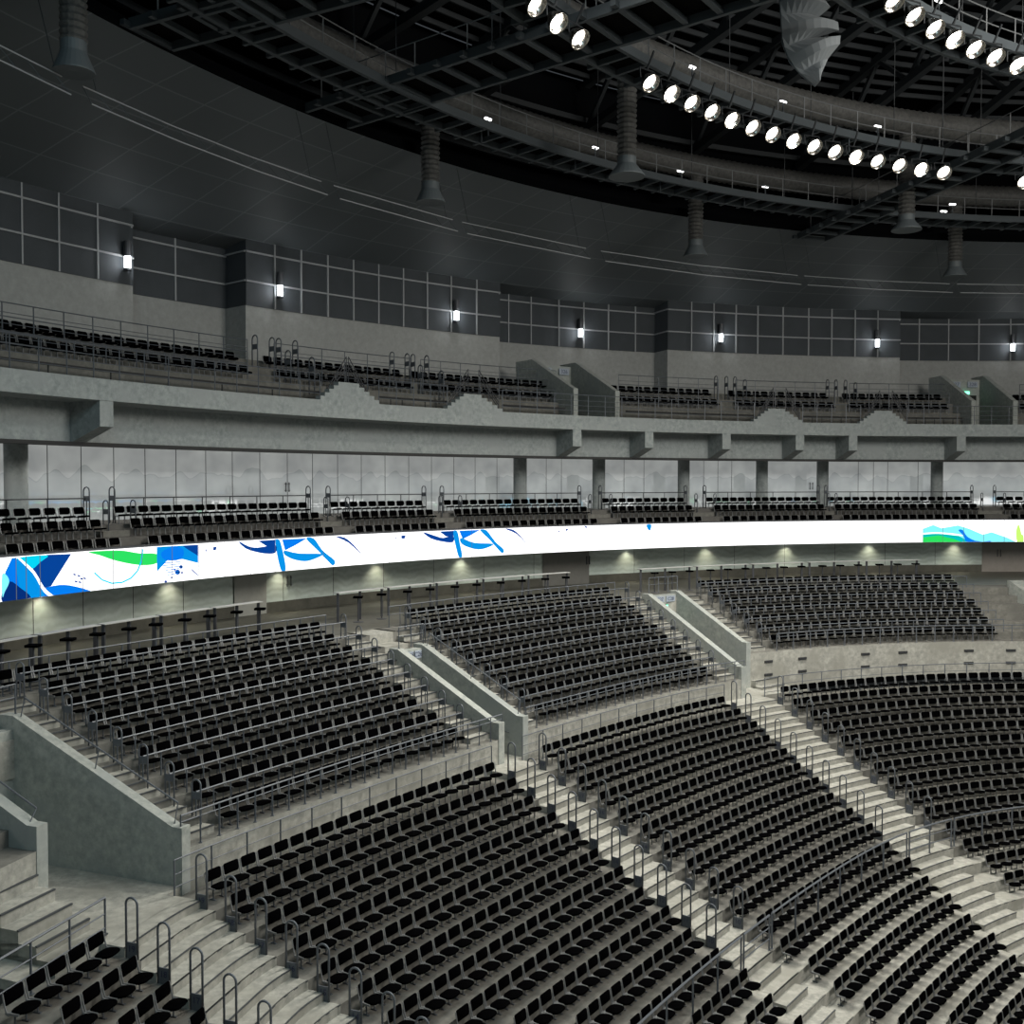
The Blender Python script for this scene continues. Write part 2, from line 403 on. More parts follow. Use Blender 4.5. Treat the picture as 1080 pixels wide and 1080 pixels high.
# stepped crests on the parapet
def crest(pxs, z1, n):
    ta = col_theta(pxs[0], TR, 3.3); tb = col_theta(pxs[3], TR, 3.3); tc = col_theta(pxs[1], TR, 3.3); td = col_theta(pxs[2], TR, 3.3)
    m1 = MB()
    for k in range(n):
        f0 = k/n; a = ta+(tc-ta)*(k/(n-1)); b = tb+(td-tb)*(k/(n-1)); zz0 = TS+(z1-TS)*k/n - (0.005 if k == 0 else 0); zz1 = TS+(z1-TS)*(k+1)/n
        for u0, u1 in zip(np.linspace(a, b, 5)[:-1], np.linspace(a, b, 5)[1:]):
            P = [cpt(u, r, z) for z in (zz0, zz1) for u, r in ((u0, TR), (u0, TR+.3), (u1, TR+.3), (u1, TR))]
            m1.hexa(P)
    m1.obj('balcony_stepped_crest', M['beam'], **ST)
crest((338, 357, 379, 400), 4.05, 5)
crest((472, 489, 508, 530), 4.00, 5)
crest((795, 810, 828, 846), 4.0, 5)
crest((907, 922, 941, 956), 4.0, 5)

# mid tier (three rows above the ribbon screen)
sweep('mid_tier_parapet', lambda u, o, z: cpt(u, o, z), FULL, [(47.2, LEDB), (47.2, LEDT), (47.1, LEDT), (47.1, LEDT+.06), (47.4, LEDT+.06), (47.4, -2.40)], M['steel2'], **ST)
sweep('mid_tier_terrace', lambda u, o, z: cpt(u, o, z), FULL,
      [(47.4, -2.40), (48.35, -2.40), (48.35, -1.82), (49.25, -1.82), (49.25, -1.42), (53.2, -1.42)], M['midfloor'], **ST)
sweep('ceiling_lower_concourse', lambda u, o, z: cpt(u, o, z), FULL, [(47.2, LEDB), (50.6, LEDB)], M['steel2'], **ST)
us = VIS
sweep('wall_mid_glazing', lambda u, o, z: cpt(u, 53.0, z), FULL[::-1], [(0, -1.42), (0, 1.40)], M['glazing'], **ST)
# panel joints in the glazing
mj = MB()
for px in (12, 50, 85.6, 120, 153, 185.6, 217, 245, 274, 303, 329.6, 356, 381, 406, 431, 455, 478.6, 501, 524, 576, 592, 658, 679, 742, 757, 771.6, 905, 921, 936, 968):
    t = col_theta(px, 53.0); mj.bar(cpt(t, 52.99, -1.42), cpt(t, 52.99, 1.40), .022, .02)
mj.obj('wall_mid_glazing_joints', M['dark'], **ST)
sweep('concourse_wall', lambda u, o, z: cpt(u, 49.5, z), FULL[::-1], [(0, CONF), (0, LEDB)], M['stone'], **ST)
sweep('wall_concourse_skirting', lambda u, o, z: cpt(u, o, z), VIS[::-1], [(49.46, CONF), (49.46, CONF+.42)], M['brownfloor'], **ST)
mj = MB()
for px in range(-20, 1100, 53):
    t = col_theta(px, 49.5); mj.bar(cpt(t, 49.49, CONF+.42), cpt(t, 49.49, LEDB), .016, .012)
mj.obj('wall_concourse_joints', M['dark'], **ST)

# ---- lower bowl terraces
def lrange(s0, s1, st=0.4): return np.linspace(s0, s1, max(2, int((s1-s0)/st)))
SMIN, SMAX = -14.5, 44.0
prof = [(UFRONT-.02, LF0+LZ/2)] ; prof = []
prof.append((UFRONT, LF0))
for i in range(NL):
    prof.append((lback(i+1)+LFR, lfloor(i))); prof.append((lback(i+1)+LFR, lfloor(i+1)))
prof.append((lback(NL+1)+LFR, lfloor(NL)))
NFIX = 10
kcut = 1+2*(NFIX+1)-1
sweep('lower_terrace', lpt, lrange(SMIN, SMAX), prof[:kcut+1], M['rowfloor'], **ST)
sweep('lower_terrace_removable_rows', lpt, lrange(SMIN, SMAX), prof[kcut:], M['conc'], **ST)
m1 = MB(); m1.add([(-80, -80, 0.0), (120, -80, 0.0), (120, 100, 0.0), (-80, 100, 0.0)], [(0,1,2,3)]); m1.obj('floor', M['conc'], **ST)

# ---- aisles (straight lines in plan) ----
class Line:
    def __init__(s, x, y, deg):
        s.p = np.array([x, y]); r = math.radians(deg); s.d = np.array([math.cos(r), math.sin(r)])   # inwards
        s.t = np.array([-s.d[1], s.d[0]])                                                          # to the right along the rows
    def side(s, q): return (np.array(q[:2])-s.p) @ s.t
    def at(s, out, tan, z=0.0):
        q = s.p - s.d*out + s.t*tan; return (float(q[0]), float(q[1]), ZC+z)
AL = Line(-7.05, 18.76, -20.5); AR = Line(-6.43, 20.98, -20.5)
BL = Line(-0.01, 30.08, -37.2); BR = Line(0.94, 31.24, -37.2)
CL = Line(8.61, 39.48, -54.6);  CR = Line(10.68, 40.52, -54.6)
def s_cross(line, o, tan=0.0):
    """arc position where the row curve at offset o crosses the line shifted by tan"""
    X = LX+NX*o; Y = LY+NY*o
    d = (X-line.p[0])*line.t[0] + (Y-line.p[1])*line.t[1] - tan
    ahead = ((X-line.p[0])*line.d[0] + (Y-line.p[1])*line.d[1])
    idx = np.where((d[:-1] < 0) & (d[1:] >= 0) & (np.abs(ahead[:-1]+o) < 14))[0]
    if len(idx) == 0: return None
    k = idx[np.argmin(np.abs(ahead[idx]+o))]
    f = -d[k]/(d[k+1]-d[k]); return float(LS[k]+f*DS)
# half-height steps and nosings in the aisles
def aisle_steps(L0, L1, rows, name, shrink=lambda i: (0.0, 0.0)):
    mb = MB(); mn = MB()
    for i in rows:
        a, b = shrink(i)
        for half in (0, 1):
            o1 = lback(i+1)+LFR; z0 = lfloor(i+1)
            if half == 0:
                # box standing on row i+1 against the riser of row i
                of = o1-LR/2
                s0 = s_cross(L0, o1, a); s1 = s_cross(L1, o1, -b)
                s0f = s_cross(L0, of, a); s1f = s_cross(L1, of, -b)
                if None in (s0, s1, s0f, s1f): continue
                n = 5
                for j in range(n):
                    ua, ub = s0+(s1-s0)*j/n, s0+(s1-s0)*(j+1)/n; fa, fb = s0f+(s1f-s0f)*j/n, s0f+(s1f-s0f)*(j+1)/n
                    mb.hexa([lpt(fa, of, z0-.01), lpt(fb, of, z0-.01), lpt(ub, o1+.01, z0-.01), lpt(ua, o1+.01, z0-.01),
                             lpt(fa, of, z0+LZ/2), lpt(fb, of, z0+LZ/2), lpt(ub, o1+.01, z0+LZ/2), lpt(ua, o1+.01, z0+LZ/2)])
                us = np.linspace(s0f, s1f, 8); zz = z0+LZ/2; oo = of
                og = o1-LR+.005; g0 = s_cross(L0, og, 0); g1 = s_cross(L1, og, 0); h0 = s_cross(L0, o1, 0); h1 = s_cross(L1, o1, 0)
                if None not in (g0, g1, h0, h1):
                    for j in range(n):
                        fa, fb = g0+(g1-g0)*j/n, g0+(g1-g0)*(j+1)/n; ua, ub = h0+(h1-h0)*j/n, h0+(h1-h0)*(j+1)/n
                        mb.hexa([lpt(fa, og, z0-.02), lpt(fb, og, z0-.02), lpt(ub, o1, z0-.02), lpt(ua, o1, z0-.02),
                                 lpt(fa, og, z0+.006), lpt(fb, og, z0+.006), lpt(ub, o1, z0+.006), lpt(ua, o1, z0+.006)])
                        if i < 0: continue
                        mb.hexa([lpt(ua, o1-.008, z0), lpt(ub, o1-.008, z0), lpt(ub, o1+.02, z0), lpt(ua, o1+.02, z0),
                                 lpt(ua, o1-.008, z0+LZ+.006), lpt(ub, o1-.008, z0+LZ+.006), lpt(ub, o1+.02, z0+LZ+.006), lpt(ua, o1+.02, z0+LZ+.006)])
            elif i < 0: continue
            else:
                us = np.linspace(s_cross(L0, o1, 0), s_cross(L1, o1, 0), 8); zz = z0+LZ; oo = o1
            for ua, ub in zip(us[:-1], us[1:]):
                mn.bar(Vector(lpt(ua, oo+.005, zz-.005)), Vector(lpt(ub, oo+.005, zz-.005)), .028, .022)
    mb.obj(name, M['conc'], **ST); mn.obj(name+'_nosing', M['nosing'], **ST)
aisle_steps(AL, AR, range(-1, 16), 'aisle_steps_left')
aisle_steps(BL, BR, range(-1, 20), 'aisle_steps_middle', lambda i: (0.0, 0.0 if i < 8 else 0.25))
aisle_steps(CL, CR, range(-1, 20), 'aisle_steps_right', lambda i: (0.0, 0.0 if i < 8 else 0.5))

# ---- vomitories and the upper part of the lower bowl
# (line, left tangent, right tangent, out of left wall front, out of right wall front)
V = {'A': (AR, -1.80, 0.42, 2.2, 1.08, 5.5), 'B': (BL, 0.90, 1.80, 1.35, 1.15, 5.2), 'C': (CL, 1.50, 2.95, 2.2, 3.0, 6.2)}
KMAX = 8
def urow_prof(k0, front, z0):
    p = [(front, z0), (front, ufloor(k0))]
    for k in range(k0, KMAX):
        r = uback(k)+.12; p += [(r, ufloor(k)), (r, ufloor(k+1))]
    p += [(uback(KMAX)+.35, ufloor(KMAX)), (uback(KMAX)+.35, CONF+.02)]
    return p
def usweep(name, La, ta, Lb, tb, prof, m=None, m2=None):
    """terraces between two straight radial lines"""
    cols = []
    n = 40
    for o, z in prof:
        s0 = s_cross(La, o, ta) if La else ta; s1 = s_cross(Lb, o, tb) if Lb else tb
        cols.append([lpt(s0+(s1-s0)*j/n, o, z) for j in range(n+1)])
    k = len(prof); Vv = [cols[j][i] for i in range(n+1) for j in range(k)]; F = []
    for i in range(n):
        for j in range(k-1): F.append((i*k+j, (i+1)*k+j, (i+1)*k+j+1, i*k+j+1))
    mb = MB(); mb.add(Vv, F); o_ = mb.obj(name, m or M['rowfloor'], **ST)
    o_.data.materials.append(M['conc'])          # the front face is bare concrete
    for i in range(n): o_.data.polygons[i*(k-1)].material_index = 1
    return o_
K4 = 2
F4 = uback(1)+.12+.02
usweep('upper_terrace_left_end', None, SMIN, AR, -1.80-.1, urow_prof(2, F4, LF0))
usweep('upper_terrace_left', AR, 0.42+.1, BL, 0.90-.1, urow_prof(0, UFRONT, LF0))
usweep('upper_terrace_middle', BL, 1.80+.1, CL, 1.50-.1, urow_prof(0, UFRONT, LF0))
usweep('upper_terrace_corner', CL, 2.95+.1, None, SMAX, urow_prof(2, F4, LF0))
# concourse floor behind the bowl
mb = MB(); n = 60; Pa = []; Pb = []
for j in range(n+1):
    s = SMIN+(SMAX-SMIN)*j/n; q = lpt(s, uback(KMAX)+.3, CONF); Pa.append(q)
    ang = math.atan2(q[1]-CY, q[0]-CX); Pb.append(cpt(ang, 49.6, CONF))
mb.add(Pa+Pb, [(j, j+1, n+1+j+1, n+1+j) for j in range(n)]); mb.obj('floor_concourse', M['brownfloor'], **ST)

def vomitory(key):
    L, tl, tr, ol, orr, ob = V[key]
    th = 0.28
    def top(L_, tan, out):
        # height of the sloping coping follows the rows
        q = L_.at(out, tan); i = np.argmin((LX-q[0])**2+(LY-q[1])**2); o = (q[0]-LX[i])*NX[i]+(q[1]-LY[i])*NY[i]
        return UF0 + (o-UFRONT)/UR*UZ + 0.40
    zf = LF0-.02
    def out_at(tan, off):
        for o_ in np.arange(0, 6, .02):
            q = L.at(o_, tan); i = np.argmin((LX-q[0])**2+(LY-q[1])**2)
            if (q[0]-LX[i])*NX[i]+(q[1]-LY[i])*NY[i] >= off: return float(o_)
    ol = out_at(tl-th/2, (F4 if key == 'A' else UFRONT)-.03); orr = out_at(tr+th/2, (F4 if key == 'C' else UFRONT)-.03)
    V[key] = (L, tl, tr, ol, orr, ob)
    for nm, t0, t1, of in (('left', tl-th, tl, ol), ('right', tr, tr+th, orr)):
        mb = MB(); tm = (t0+t1)/2
        za, zb = top(L, tm, of+.25), top(L, tm, ob)
        P = [L.at(of, t0, zf), L.at(of, t1, zf), L.at(of, t1, za), L.at(of, t0, za),
             L.at(of+.25, t0, za+.0), L.at(of+.25, t1, za+.0), L.at(ob, t0, zb), L.at(ob, t1, zb), L.at(ob+.4, t0, zb), L.at(ob+.4, t1, zb), L.at(ob+.4, t0, zf), L.at(ob+.4, t1, zf)]
        mb.add(P, [(0,1,2,3), (3,2,5,4), (4,5,7,6), (6,7,9,8), (8,9,11,10), (0,3,4,6,8,10), (1,11,9,7,5,2)])
        mb.obj('vomitory_wall_'+nm, M['concwall'], **ST)
    # back wall with the doorway
    zt = top(L, tl, ob)
    mb = MB(); dw = min(0.9, (tr-tl)*0.62); mid = (tl+tr)/2; dz = zf+1.75
    P = lambda a, b, z0, z1: [L.at(ob, a, z0), L.at(ob, b, z0), L.at(ob+.3, b, z0), L.at(ob+.3, a, z0), L.at(ob, a, z1), L.at(ob, b, z1), L.at(ob+.3, b, z1), L.at(ob+.3, a, z1)]
    if key == 'A': mb.hexa(P(tl-.28, tr, zf, zt-.30))
    else: mb.hexa(P(tl, mid-dw/2, zf, zt-.1)); mb.hexa(P(mid+dw/2, tr, zf, zt-.1)); mb.hexa(P(mid-dw/2, mid+dw/2, dz, zt-.1))
    mb.obj('vomitory_back_wall', M['concwall'], **ST)
    if key != 'A':
        mb = MB(); mb.add([L.at(ob+.28, mid-dw/2, zf), L.at(ob+.28, mid+dw/2, zf), L.at(ob+.28, mid+dw/2, dz), L.at(ob+.28, mid-dw/2, dz)], [(0,1,2,3)])
        mb.obj('door_1', M['void'], **ST)
    # landing half a step above the top row, following the row in front
    mb = MB(); zz = LF0+LZ/2
    La, ta, Lb, tb = {'A': (AL, 0, AR, 0), 'B': (BL, 0, BR, 0), 'C': (CL, 0, CR, 0)}[key]
    sa, sb = s_cross(La, LFR, ta), s_cross(Lb, LFR, tb); sc_, sd = s_cross(La, UFRONT, min(ta, 0)), s_cross(Lb, UFRONT, tb)
    n = 8
    for j in range(n):
        a0, a1 = sa+(sb-sa)*j/n, sa+(sb-sa)*(j+1)/n; b0, b1 = sc_+(sd-sc_)*j/n, sc_+(sd-sc_)*(j+1)/n
        mb.hexa([lpt(a0, LFR, LF0-.01), lpt(a1, LFR, LF0-.01), lpt(b1, UFRONT, LF0-.01), lpt(b0, UFRONT, LF0-.01),
                 lpt(a0, LFR, zz), lpt(a1, LFR, zz), lpt(b1, UFRONT, zz), lpt(b0, UFRONT, zz)])
    oe = min(ol, orr)-.1
    def out_u(tan):
        return out_at(tan, UFRONT-.005)
    mb.hexa([L.at(out_u(tl-.05), tl-.05, LF0-.01), L.at(out_u(tr+.05), tr+.05, LF0-.01), L.at(ob, tr+.05, LF0-.01), L.at(ob, tl-.05, LF0-.01)] +
            [L.at(out_u(tl-.05), tl-.05, zz-.002), L.at(out_u(tr+.05), tr+.05, zz-.002), L.at(ob, tr+.05, zz-.002), L.at(ob, tl-.05, zz-.002)])
    if key == 'A':      # set-back block on the left: the landing runs on in front of its stairs
        mb.hexa([L.at(out_u(tl-1.9), tl-2.2, LF0-.01), L.at(out_u(tl-.04), tl-.04, LF0-.01), L.at(ol+.5, tl-.04, LF0-.01), L.at(ol+.5, tl-2.2, LF0-.01)] +
            [L.at(out_u(tl-1.9), tl-2.2, zz-.004), L.at(out_u(tl-.04), tl-.04, zz-.004), L.at(ol+.5, tl-.04, zz-.004), L.at(ol+.5, tl-2.2, zz-.004)])
    if key == 'C':
        mb.hexa([L.at(out_u(tr+.04), tr+.04, LF0-.01), L.at(out_u(tr+2.0), tr+2.0, LF0-.01), L.at(orr+.5, tr+2.0, LF0-.01), L.at(orr+.5, tr+.04, LF0-.01)] +
            [L.at(out_u(tr+.04), tr+.04, zz-.004), L.at(out_u(tr+2.0), tr+2.0, zz-.004), L.at(orr+.5, tr+2.0, zz-.004), L.at(orr+.5, tr+.04, zz-.004)])
    mb.obj('vomitory_landing', M['conc'], **ST)
    return zt, mid
VT = {k: vomitory(k) for k in list(V)}
# terraces continue behind the vomitories
for key in V:
    L, tl, tr, ol, orr, ob = V[key]
    q = L.at(ob, (tl+tr)/2); i = np.argmin((LX-q[0])**2+(LY-q[1])**2); o = (q[0]-LX[i])*NX[i]+(q[1]-LY[i])*NY[i]
    k0 = min(KMAX, max(1, int(math.ceil((o+.25-UO-.12)/UR))))
    usweep('upper_terrace_over_vomitory', L, tl-.3, L, tr+.3, urow_prof(k0, o+.02, ufloor(k0)-.9), M['conc'])
# side stairs beside the set-back blocks
def side_stairs(L, t0, t1, out0, out1, z0, z1, n, name):
    mb = MB(); mn = MB()
    for k in range(n):
        oa = out0+(out1-out0)*k/n; z = z0+(z1-z0)*(k+1)/n
        mb.hexa([L.at(oa, t0, z0-.2), L.at(oa, t1, z0-.2), L.at(out1+.05, t1, z0-.2), L.at(out1+.05, t0, z0-.2),
                 L.at(oa, t0, z-.001*k), L.at(oa, t1, z-.001*k), L.at(out1+.05, t1, z-.001*k), L.at(out1+.05, t0, z-.001*k)])
        mn.bar(L.at(oa+.01, t0, z), L.at(oa+.01, t1, z), .05, .03)
    mb.obj(name, M['conc'], **ST); mn.obj(name+'_nosing', M['nosing'], **ST)
side_stairs(CL, 3.25, 4.6, 1.35, 4.2, LF0+.05, ufloor(2), 7, 'side_stairs_corner')
side_stairs(AR, -3.4, -2.1, 0.55, 3.5, LF0+.05, ufloor(2), 7, 'side_stairs_left')
# steps (half rises) in the aisles of the upper part
def upper_steps(L, t0, t1, k0, k1, name):
    mb = MB(); mn = MB()
    for k in range(k0, k1):
        o1 = uback(k)+.12; of = o1-UR*.45; z0 = ufloor(k)
        s0 = s_cross(L, o1, t0); s1 = s_cross(L, o1, t1); a0 = s_cross(L, of, t0); a1 = s_cross(L, of, t1)
        if None in (s0, s1, a0, a1): continue
        mb.hexa([lpt(a0, of, z0-.01), lpt(a1, of, z0-.01), lpt(s1, o1+.01, z0-.01), lpt(s0, o1+.01, z0-.01),
                 lpt(a0, of, z0+UZ/2), lpt(a1, of, z0+UZ/2), lpt(s1, o1+.01, z0+UZ/2), lpt(s0, o1+.01, z0+UZ/2)])
        mn.bar(lpt(a0, of, z0+UZ/2), lpt(a1, of, z0+UZ/2), .04, .03); mn.bar(lpt(s0, o1, z0+UZ), lpt(s1, o1, z0+UZ), .04, .03)
    mb.obj(name, M['conc'], **ST); mn.obj(name+'_nosing', M['nosing'], **ST)
upper_steps(AR, .72, 1.7, 0, 8, 'upper_steps_left')
upper_steps(BL, -.3, .6, 0, 8, 'upper_steps_middle_left')
upper_steps(BL, 2.1, 2.9, 0, 8, 'upper_steps_middle_right')
upper_steps(CL, .3, 1.2, 0, 8, 'upper_steps_right')
upper_steps(CL, 3.3, 4.4, 2, 8, 'upper_steps_corner')

# columns of the mid concourse
for px, r in ((17, .38), (548.5, .35), (631.5, .35), (721, .34), (803.5, .34), (867.5, .34), (988, .35)):
    t = col_theta(px, 51.7); mb = MB(); x, y, _ = cpt(t, 51.7)
    mb.lathe([(r, ZC-1.42), (r, ZC+1.40)], 20, (x, y, 0)); mb.obj('concourse_column', M['beam'], smooth=True, **ST)

# ================================================================== RIBBON SCREEN
led = empty('ribbon_screen', cpt(math.radians(120), 47.1, -2.7), 'long curved white LED ribbon screen with blue and green artwork under mid tier', 'screen')
def led_child(o): o.parent = led; o.matrix_parent_inverse = Matrix.Translation(led.location).inverted(); return o
led_child(sweep('screen_panel', lambda u, o, z: cpt(u, o, z), VIS, [(47.1, LEDB), (47.02, LEDB), (47.02, LEDT), (47.1, LEDT)], M['led']))
led_child(sweep('screen_panel', lambda u, o, z: cpt(u, o, z), np.radians(np.linspace(185.3, 439.5, 200)), [(47.1, LEDB), (47.02, LEDB), (47.02, LEDT), (47.1, LEDT)], M['ledfar']))
mj = MB()
for px in (14.7, 25.3, 40, 85, 117.5, 148, 180, 208, 235.5, 263, 289, 340, 363, 409.6, 497, 735.7, 911, 974, 994.6, 1016.6, 1037.8, 1059.6):
    t = col_theta(px, 47.0); mj = MB(); mj.bar(cpt(t, 46.96, LEDB), cpt(t, 46.96, LEDT), .022, .012); led_child(mj.obj('panel_joint', M['ledjoint']))
LC = {'blue': (0.0, 0.17, 0.72), 'deep': (0.0, 0.045, 0.26), 'navy': (0.0, 0.022, 0.15), 'cyan': (0.0, 0.55, 0.75), 'sky': (0.0, 0.24, 0.66),
      'green': (0.02, 0.62, 0.10), 'teal': (0.0, 0.45, 0.42), 'white': (1, 1, 1), 'lime': (0.5, 0.9, 0.15), 'pale': (0.2, 0.8, 0.9)}
LM = {k: mat('led_'+k, (0.002, 0.002, 0.002), .9, spec=0.02, emit=v, es=1.25 if k != 'white' else 1.7) for k, v in LC.items()}
def patch(pts, org, col, depth=0.02, smooth=True):
    """coloured area of the picture, a smooth closed outline on the curved screen"""
    sc = 220/1080; P = [(org[0]+x*sc, org[1]+y*sc) for x, y in pts]
    if smooth and len(P) > 4:
        Q = []
        n = len(P)
        for i in range(n):
            p0, p1, p2, p3 = [np.array(P[(i+j-1) % n]) for j in range(4)]
            for f in (0, .33, .66):
                Q.append(tuple(.5*((2*p1)+(-p0+p2)*f+(2*p0-5*p1+4*p2-p3)*f*f+(-p0+3*p1-3*p2+p3)*f**3)))
        P = Q
    vv = []
    for x, y in P:
        t, z = px_z(x, y, 47.0); vv.append((t, min(max(z, LEDB+.005), LEDT-.005)))
    bm = bmesh.new(); vs_ = [bm.verts.new((t*47.0, 0, z)) for t, z in vv]
    try: f = bm.faces.new(vs_)
    except Exception: bm.free(); return
    bmesh.ops.triangulate(bm, faces=[f])
    lo = min(t for t, z in vv)*47.0; hi = max(t for t, z in vv)*47.0
    for c in np.arange(lo+.4, hi, .4):
        bmesh.ops.bisect_plane(bm, geom=bm.verts[:]+bm.edges[:]+bm.faces[:], plane_co=(c, 0, 0), plane_no=(1, 0, 0))
    for v in bm.verts: v.co = cpt(v.co.x/47.0, 47.0-depth, v.co.z)
    me = bpy.data.meshes.new('picture_area'); bm.to_mesh(me); bm.free(); me.materials.append(LM[col])
    led_child(link('picture_area', me))
O0, O1, O2, O3, O4 = (0, 440), (200, 440), (400, 440), (600, 440), (860, 440)
patch([(0,735),(72,728),(255,925),(120,940),(0,955)], O0, 'blue', .01, False)
patch([(0,730),(55,728),(20,800),(0,860)], O0, 'white', .015)
patch([(80,730),(160,790),(205,860),(218,925),(120,935),(85,850)], O0, 'sky', .02)
patch([(0,905),(40,850),(90,880),(150,935),(60,948),(0,955)], O0, 'navy', .025)
patch([(0,815),(25,820),(36,855),(12,905),(0,930)], O0, 'pale', .03)
patch([(235,712),(362,708),(300,800),(255,875),(222,885),(160,785)], O0, 'deep', .02, False)
patch([(80,728),(238,714),(200,750),(155,785),(110,745)], O0, 'cyan', .025)
patch([(215,890),(300,868),(380,876),(460,903),(340,915),(250,922)], O0, 'blue', .02)
patch([(78,728),(92,728),(170,800),(215,880),(262,922),(240,926),(205,890),(160,810)], O0, 'white', .035)
patch([(450,698),(575,690),(640,692),(720,705),(805,708),(805,756),(720,766),(600,745),(510,715)], O0, 'green', .02)
for a, b in (((480,805),(520,842)),((520,842),(570,860)),((570,860),(625,855)),((625,855),(670,833)),((670,833),(705,795)),((705,795),(725,745)),((725,745),(732,683))):
    dx, dy = b[0]-a[0], b[1]-a[1]; L_ = math.hypot(dx, dy); nx, ny = -dy/L_*4, dx/L_*4
    patch([(a[0]+nx,a[1]+ny),(b[0]+nx,b[1]+ny),(b[0]-nx,b[1]-ny),(a[0]-nx,a[1]-ny)], O0, 'cyan', .025, False)
for x, y in ((372,808),(380,845),(395,815),(408,830),(425,828),(400,848)): patch([(x,y),(x+14,y+5),(x+10,y+12),(x-2,y+9)], O0, 'deep', .02, False)
patch([(806,672),(1020,660),(1020,755),(940,735),(860,742),(806,800)], O0, 'sky', .02, False)
patch([(940,666),(1020,660),(1020,718),(975,690)], O0, 'deep', .025, False)
patch([(830,700),(900,668),(945,690),(930,735),(850,740)], O0, 'blue', .024)
for x, y, r in ((912,802,14),(930,775,10),(850,852,8),(935,805,6),(880,830,5),(897,790,5)):
    patch([(x+r*math.cos(q), y+r*math.sin(q)) for q in np.linspace(0, 2*PI, 9)[:-1]], O0, 'deep', .03, False)
for k in range(6): patch([(830+6*k,755+12*k),(930-3*k,745+12*k),(930-3*k,749+12*k),(830+6*k,759+12*k)], O0, 'blue', .03, False)
patch([(980,782),(992,790),(1020,818),(1018,822),(990,797)], O0, 'deep', .02, False)
for fx in ((O1, [((250,642),(300,668),(350,675),(440,662),(440,702),(385,706),(310,690),(270,668)), ((350,640),(440,634),(440,668),(395,668)), ((440,634),(462,636),(480,700),(492,765),(490,798),(470,796),(450,720)),
                ((475,633),(605,627),(540,665),(490,690)), ((488,690),(560,705),(685,708),(640,735),(590,746),(530,735),(488,712)),
                ((600,629),(640,628),(685,690),(748,742),(738,768),(712,745),(660,690)), ((752,618),(800,624),(845,660),(890,714),(820,650)),
                ((118,672),(136,670),(130,690),(116,688)), ((75,690),(85,680),(80,700))]),
           (O2, [((225,595),(290,615),(330,625),(380,615),(380,647),(330,645),(265,628)), ((310,592),(382,588),(382,620),(345,618)), ((380,590),(402,590),(415,650),(428,720),(410,725),(392,660)),
                ((412,588),(522,583),(470,612),(430,632)), ((422,625),(490,650),(588,655),(560,675),(510,685),(450,670),(420,650)),
                ((520,585),(552,584),(600,645),(643,685),(635,704),(610,680),(570,635)), ((650,578),(690,582),(725,610),(765,660),(710,605)),
                ((112,612),(135,612),(128,630),(112,628)), ((962,577),(978,578),(970,592)), ((925,585),(935,590),(925,596)), ((80,622),(90,620),(86,632))])):
    for P, cn in zip(fx[1], ('deep', 'deep', 'sky', 'blue', 'sky', 'sky', 'deep', 'deep', 'deep', 'deep', 'deep')): patch(P, fx[0], cn, .02)
patch([(402,557),(425,555),(425,575),(418,588),(406,575)], O3, 'sky'); patch([(78,563),(93,565),(90,578)], O3, 'deep')
patch([(558,578),(612,558),(655,575),(690,570),(740,560),(800,578),(870,608),(915,595),(1000,625),(1040,646),(558,648)], O4, 'pale', .015, False)
patch([(558,600),(640,596),(740,605),(760,615),(640,603),(558,607)], O4, 'white', .03)
patch([(558,606),(650,600),(740,612),(800,645),(558,648)], O4, 'teal', .02, False)
patch([(558,622),(640,612),(720,630),(760,646),(558,648)], O4, 'green', .03, False)
patch([(742,585),(765,585),(790,620),(850,645),(905,640),(900,648),(790,648),(770,615)], O4, 'blue', .035)
patch([(1042,590),(1055,555),(1070,605),(1080,612),(1080,648),(1048,645)], O4, 'lime', .02)

# ================================================================== SEATS
def rounded_slab(w, d, h, r, n=3, cx=0, cy=0, cz=0):
    """rounded rectangle in XY with thickness h in Z"""
    out = []
    for qx, qy, a0 in ((1,1,0),(-1,1,90),(-1,-1,180),(1,-1,270)):
        for k in range(n+1):
            a = math.radians(a0+90*k/n); out.append((qx*(w/2-r)+r*math.cos(a), qy*(d/2-r)+r*math.sin(a)))
    m = len(out); mb = MB()
    Vv = [(x*.94+cx, y*.94+cy, cz-h/2) for x, y in out]+[(x+cx, y+cy, cz-h/5) for x, y in out]+[(x+cx, y+cy, cz+h/5) for x, y in out]+[(x*.94+cx, y*.94+cy, cz+h/2) for x, y in out]
    F = [tuple(range(m))[::-1], tuple(3*m+k for k in range(m))]
    for r_ in range(3):
        for k in range(m): F.append((r_*m+k, r_*m+(k+1) % m, (r_+1)*m+(k+1) % m, (r_+1)*m+k))
    mb.add(Vv, F); return mb
# local frame: x along the row, y outwards (towards the back), z up; origin on the floor under the backrest
def seat_parts():
    # backrest: slab stood up and leaned
    b = rounded_slab(.42, .235, .04, .05); t = math.radians(83)
    b.v = [(x, z*math.sin(t)*-1 + y*math.cos(t)*1.0 + 0.0, y*math.sin(t)+.49 + z*math.cos(t)) for x, y, z in b.v]
    c = rounded_slab(.42, .36, .05, .13); c.v = [(x, y-.25, z+.30 + (y)*(-.10)) for x, y, z in c.v]
    f = MB()
    for sx in (-1, 1):
        f.tube([(sx*.222, -.06, .28), (sx*.222, -.02, .40), (sx*.222, .02, .585)], .014, 5)
        f.box(sx*.222-.014, sx*.222+.014, -.30, -.04, .265, .30)
    f.bar((-.245, -.10, .27), (.245, -.10, .27), .05, .035)
    f.bar((-.21, -.01, .40), (.21, -.01, .40), .02, .02)
    l = MB(); l.tube([(0, -.12, .27), (0, -.14, .0)], .016, 6); l.box(-.02, .02, -.20, -.06, 0, .02)
    return b, c, f, l
SB, SC, SF, SL = seat_parts()
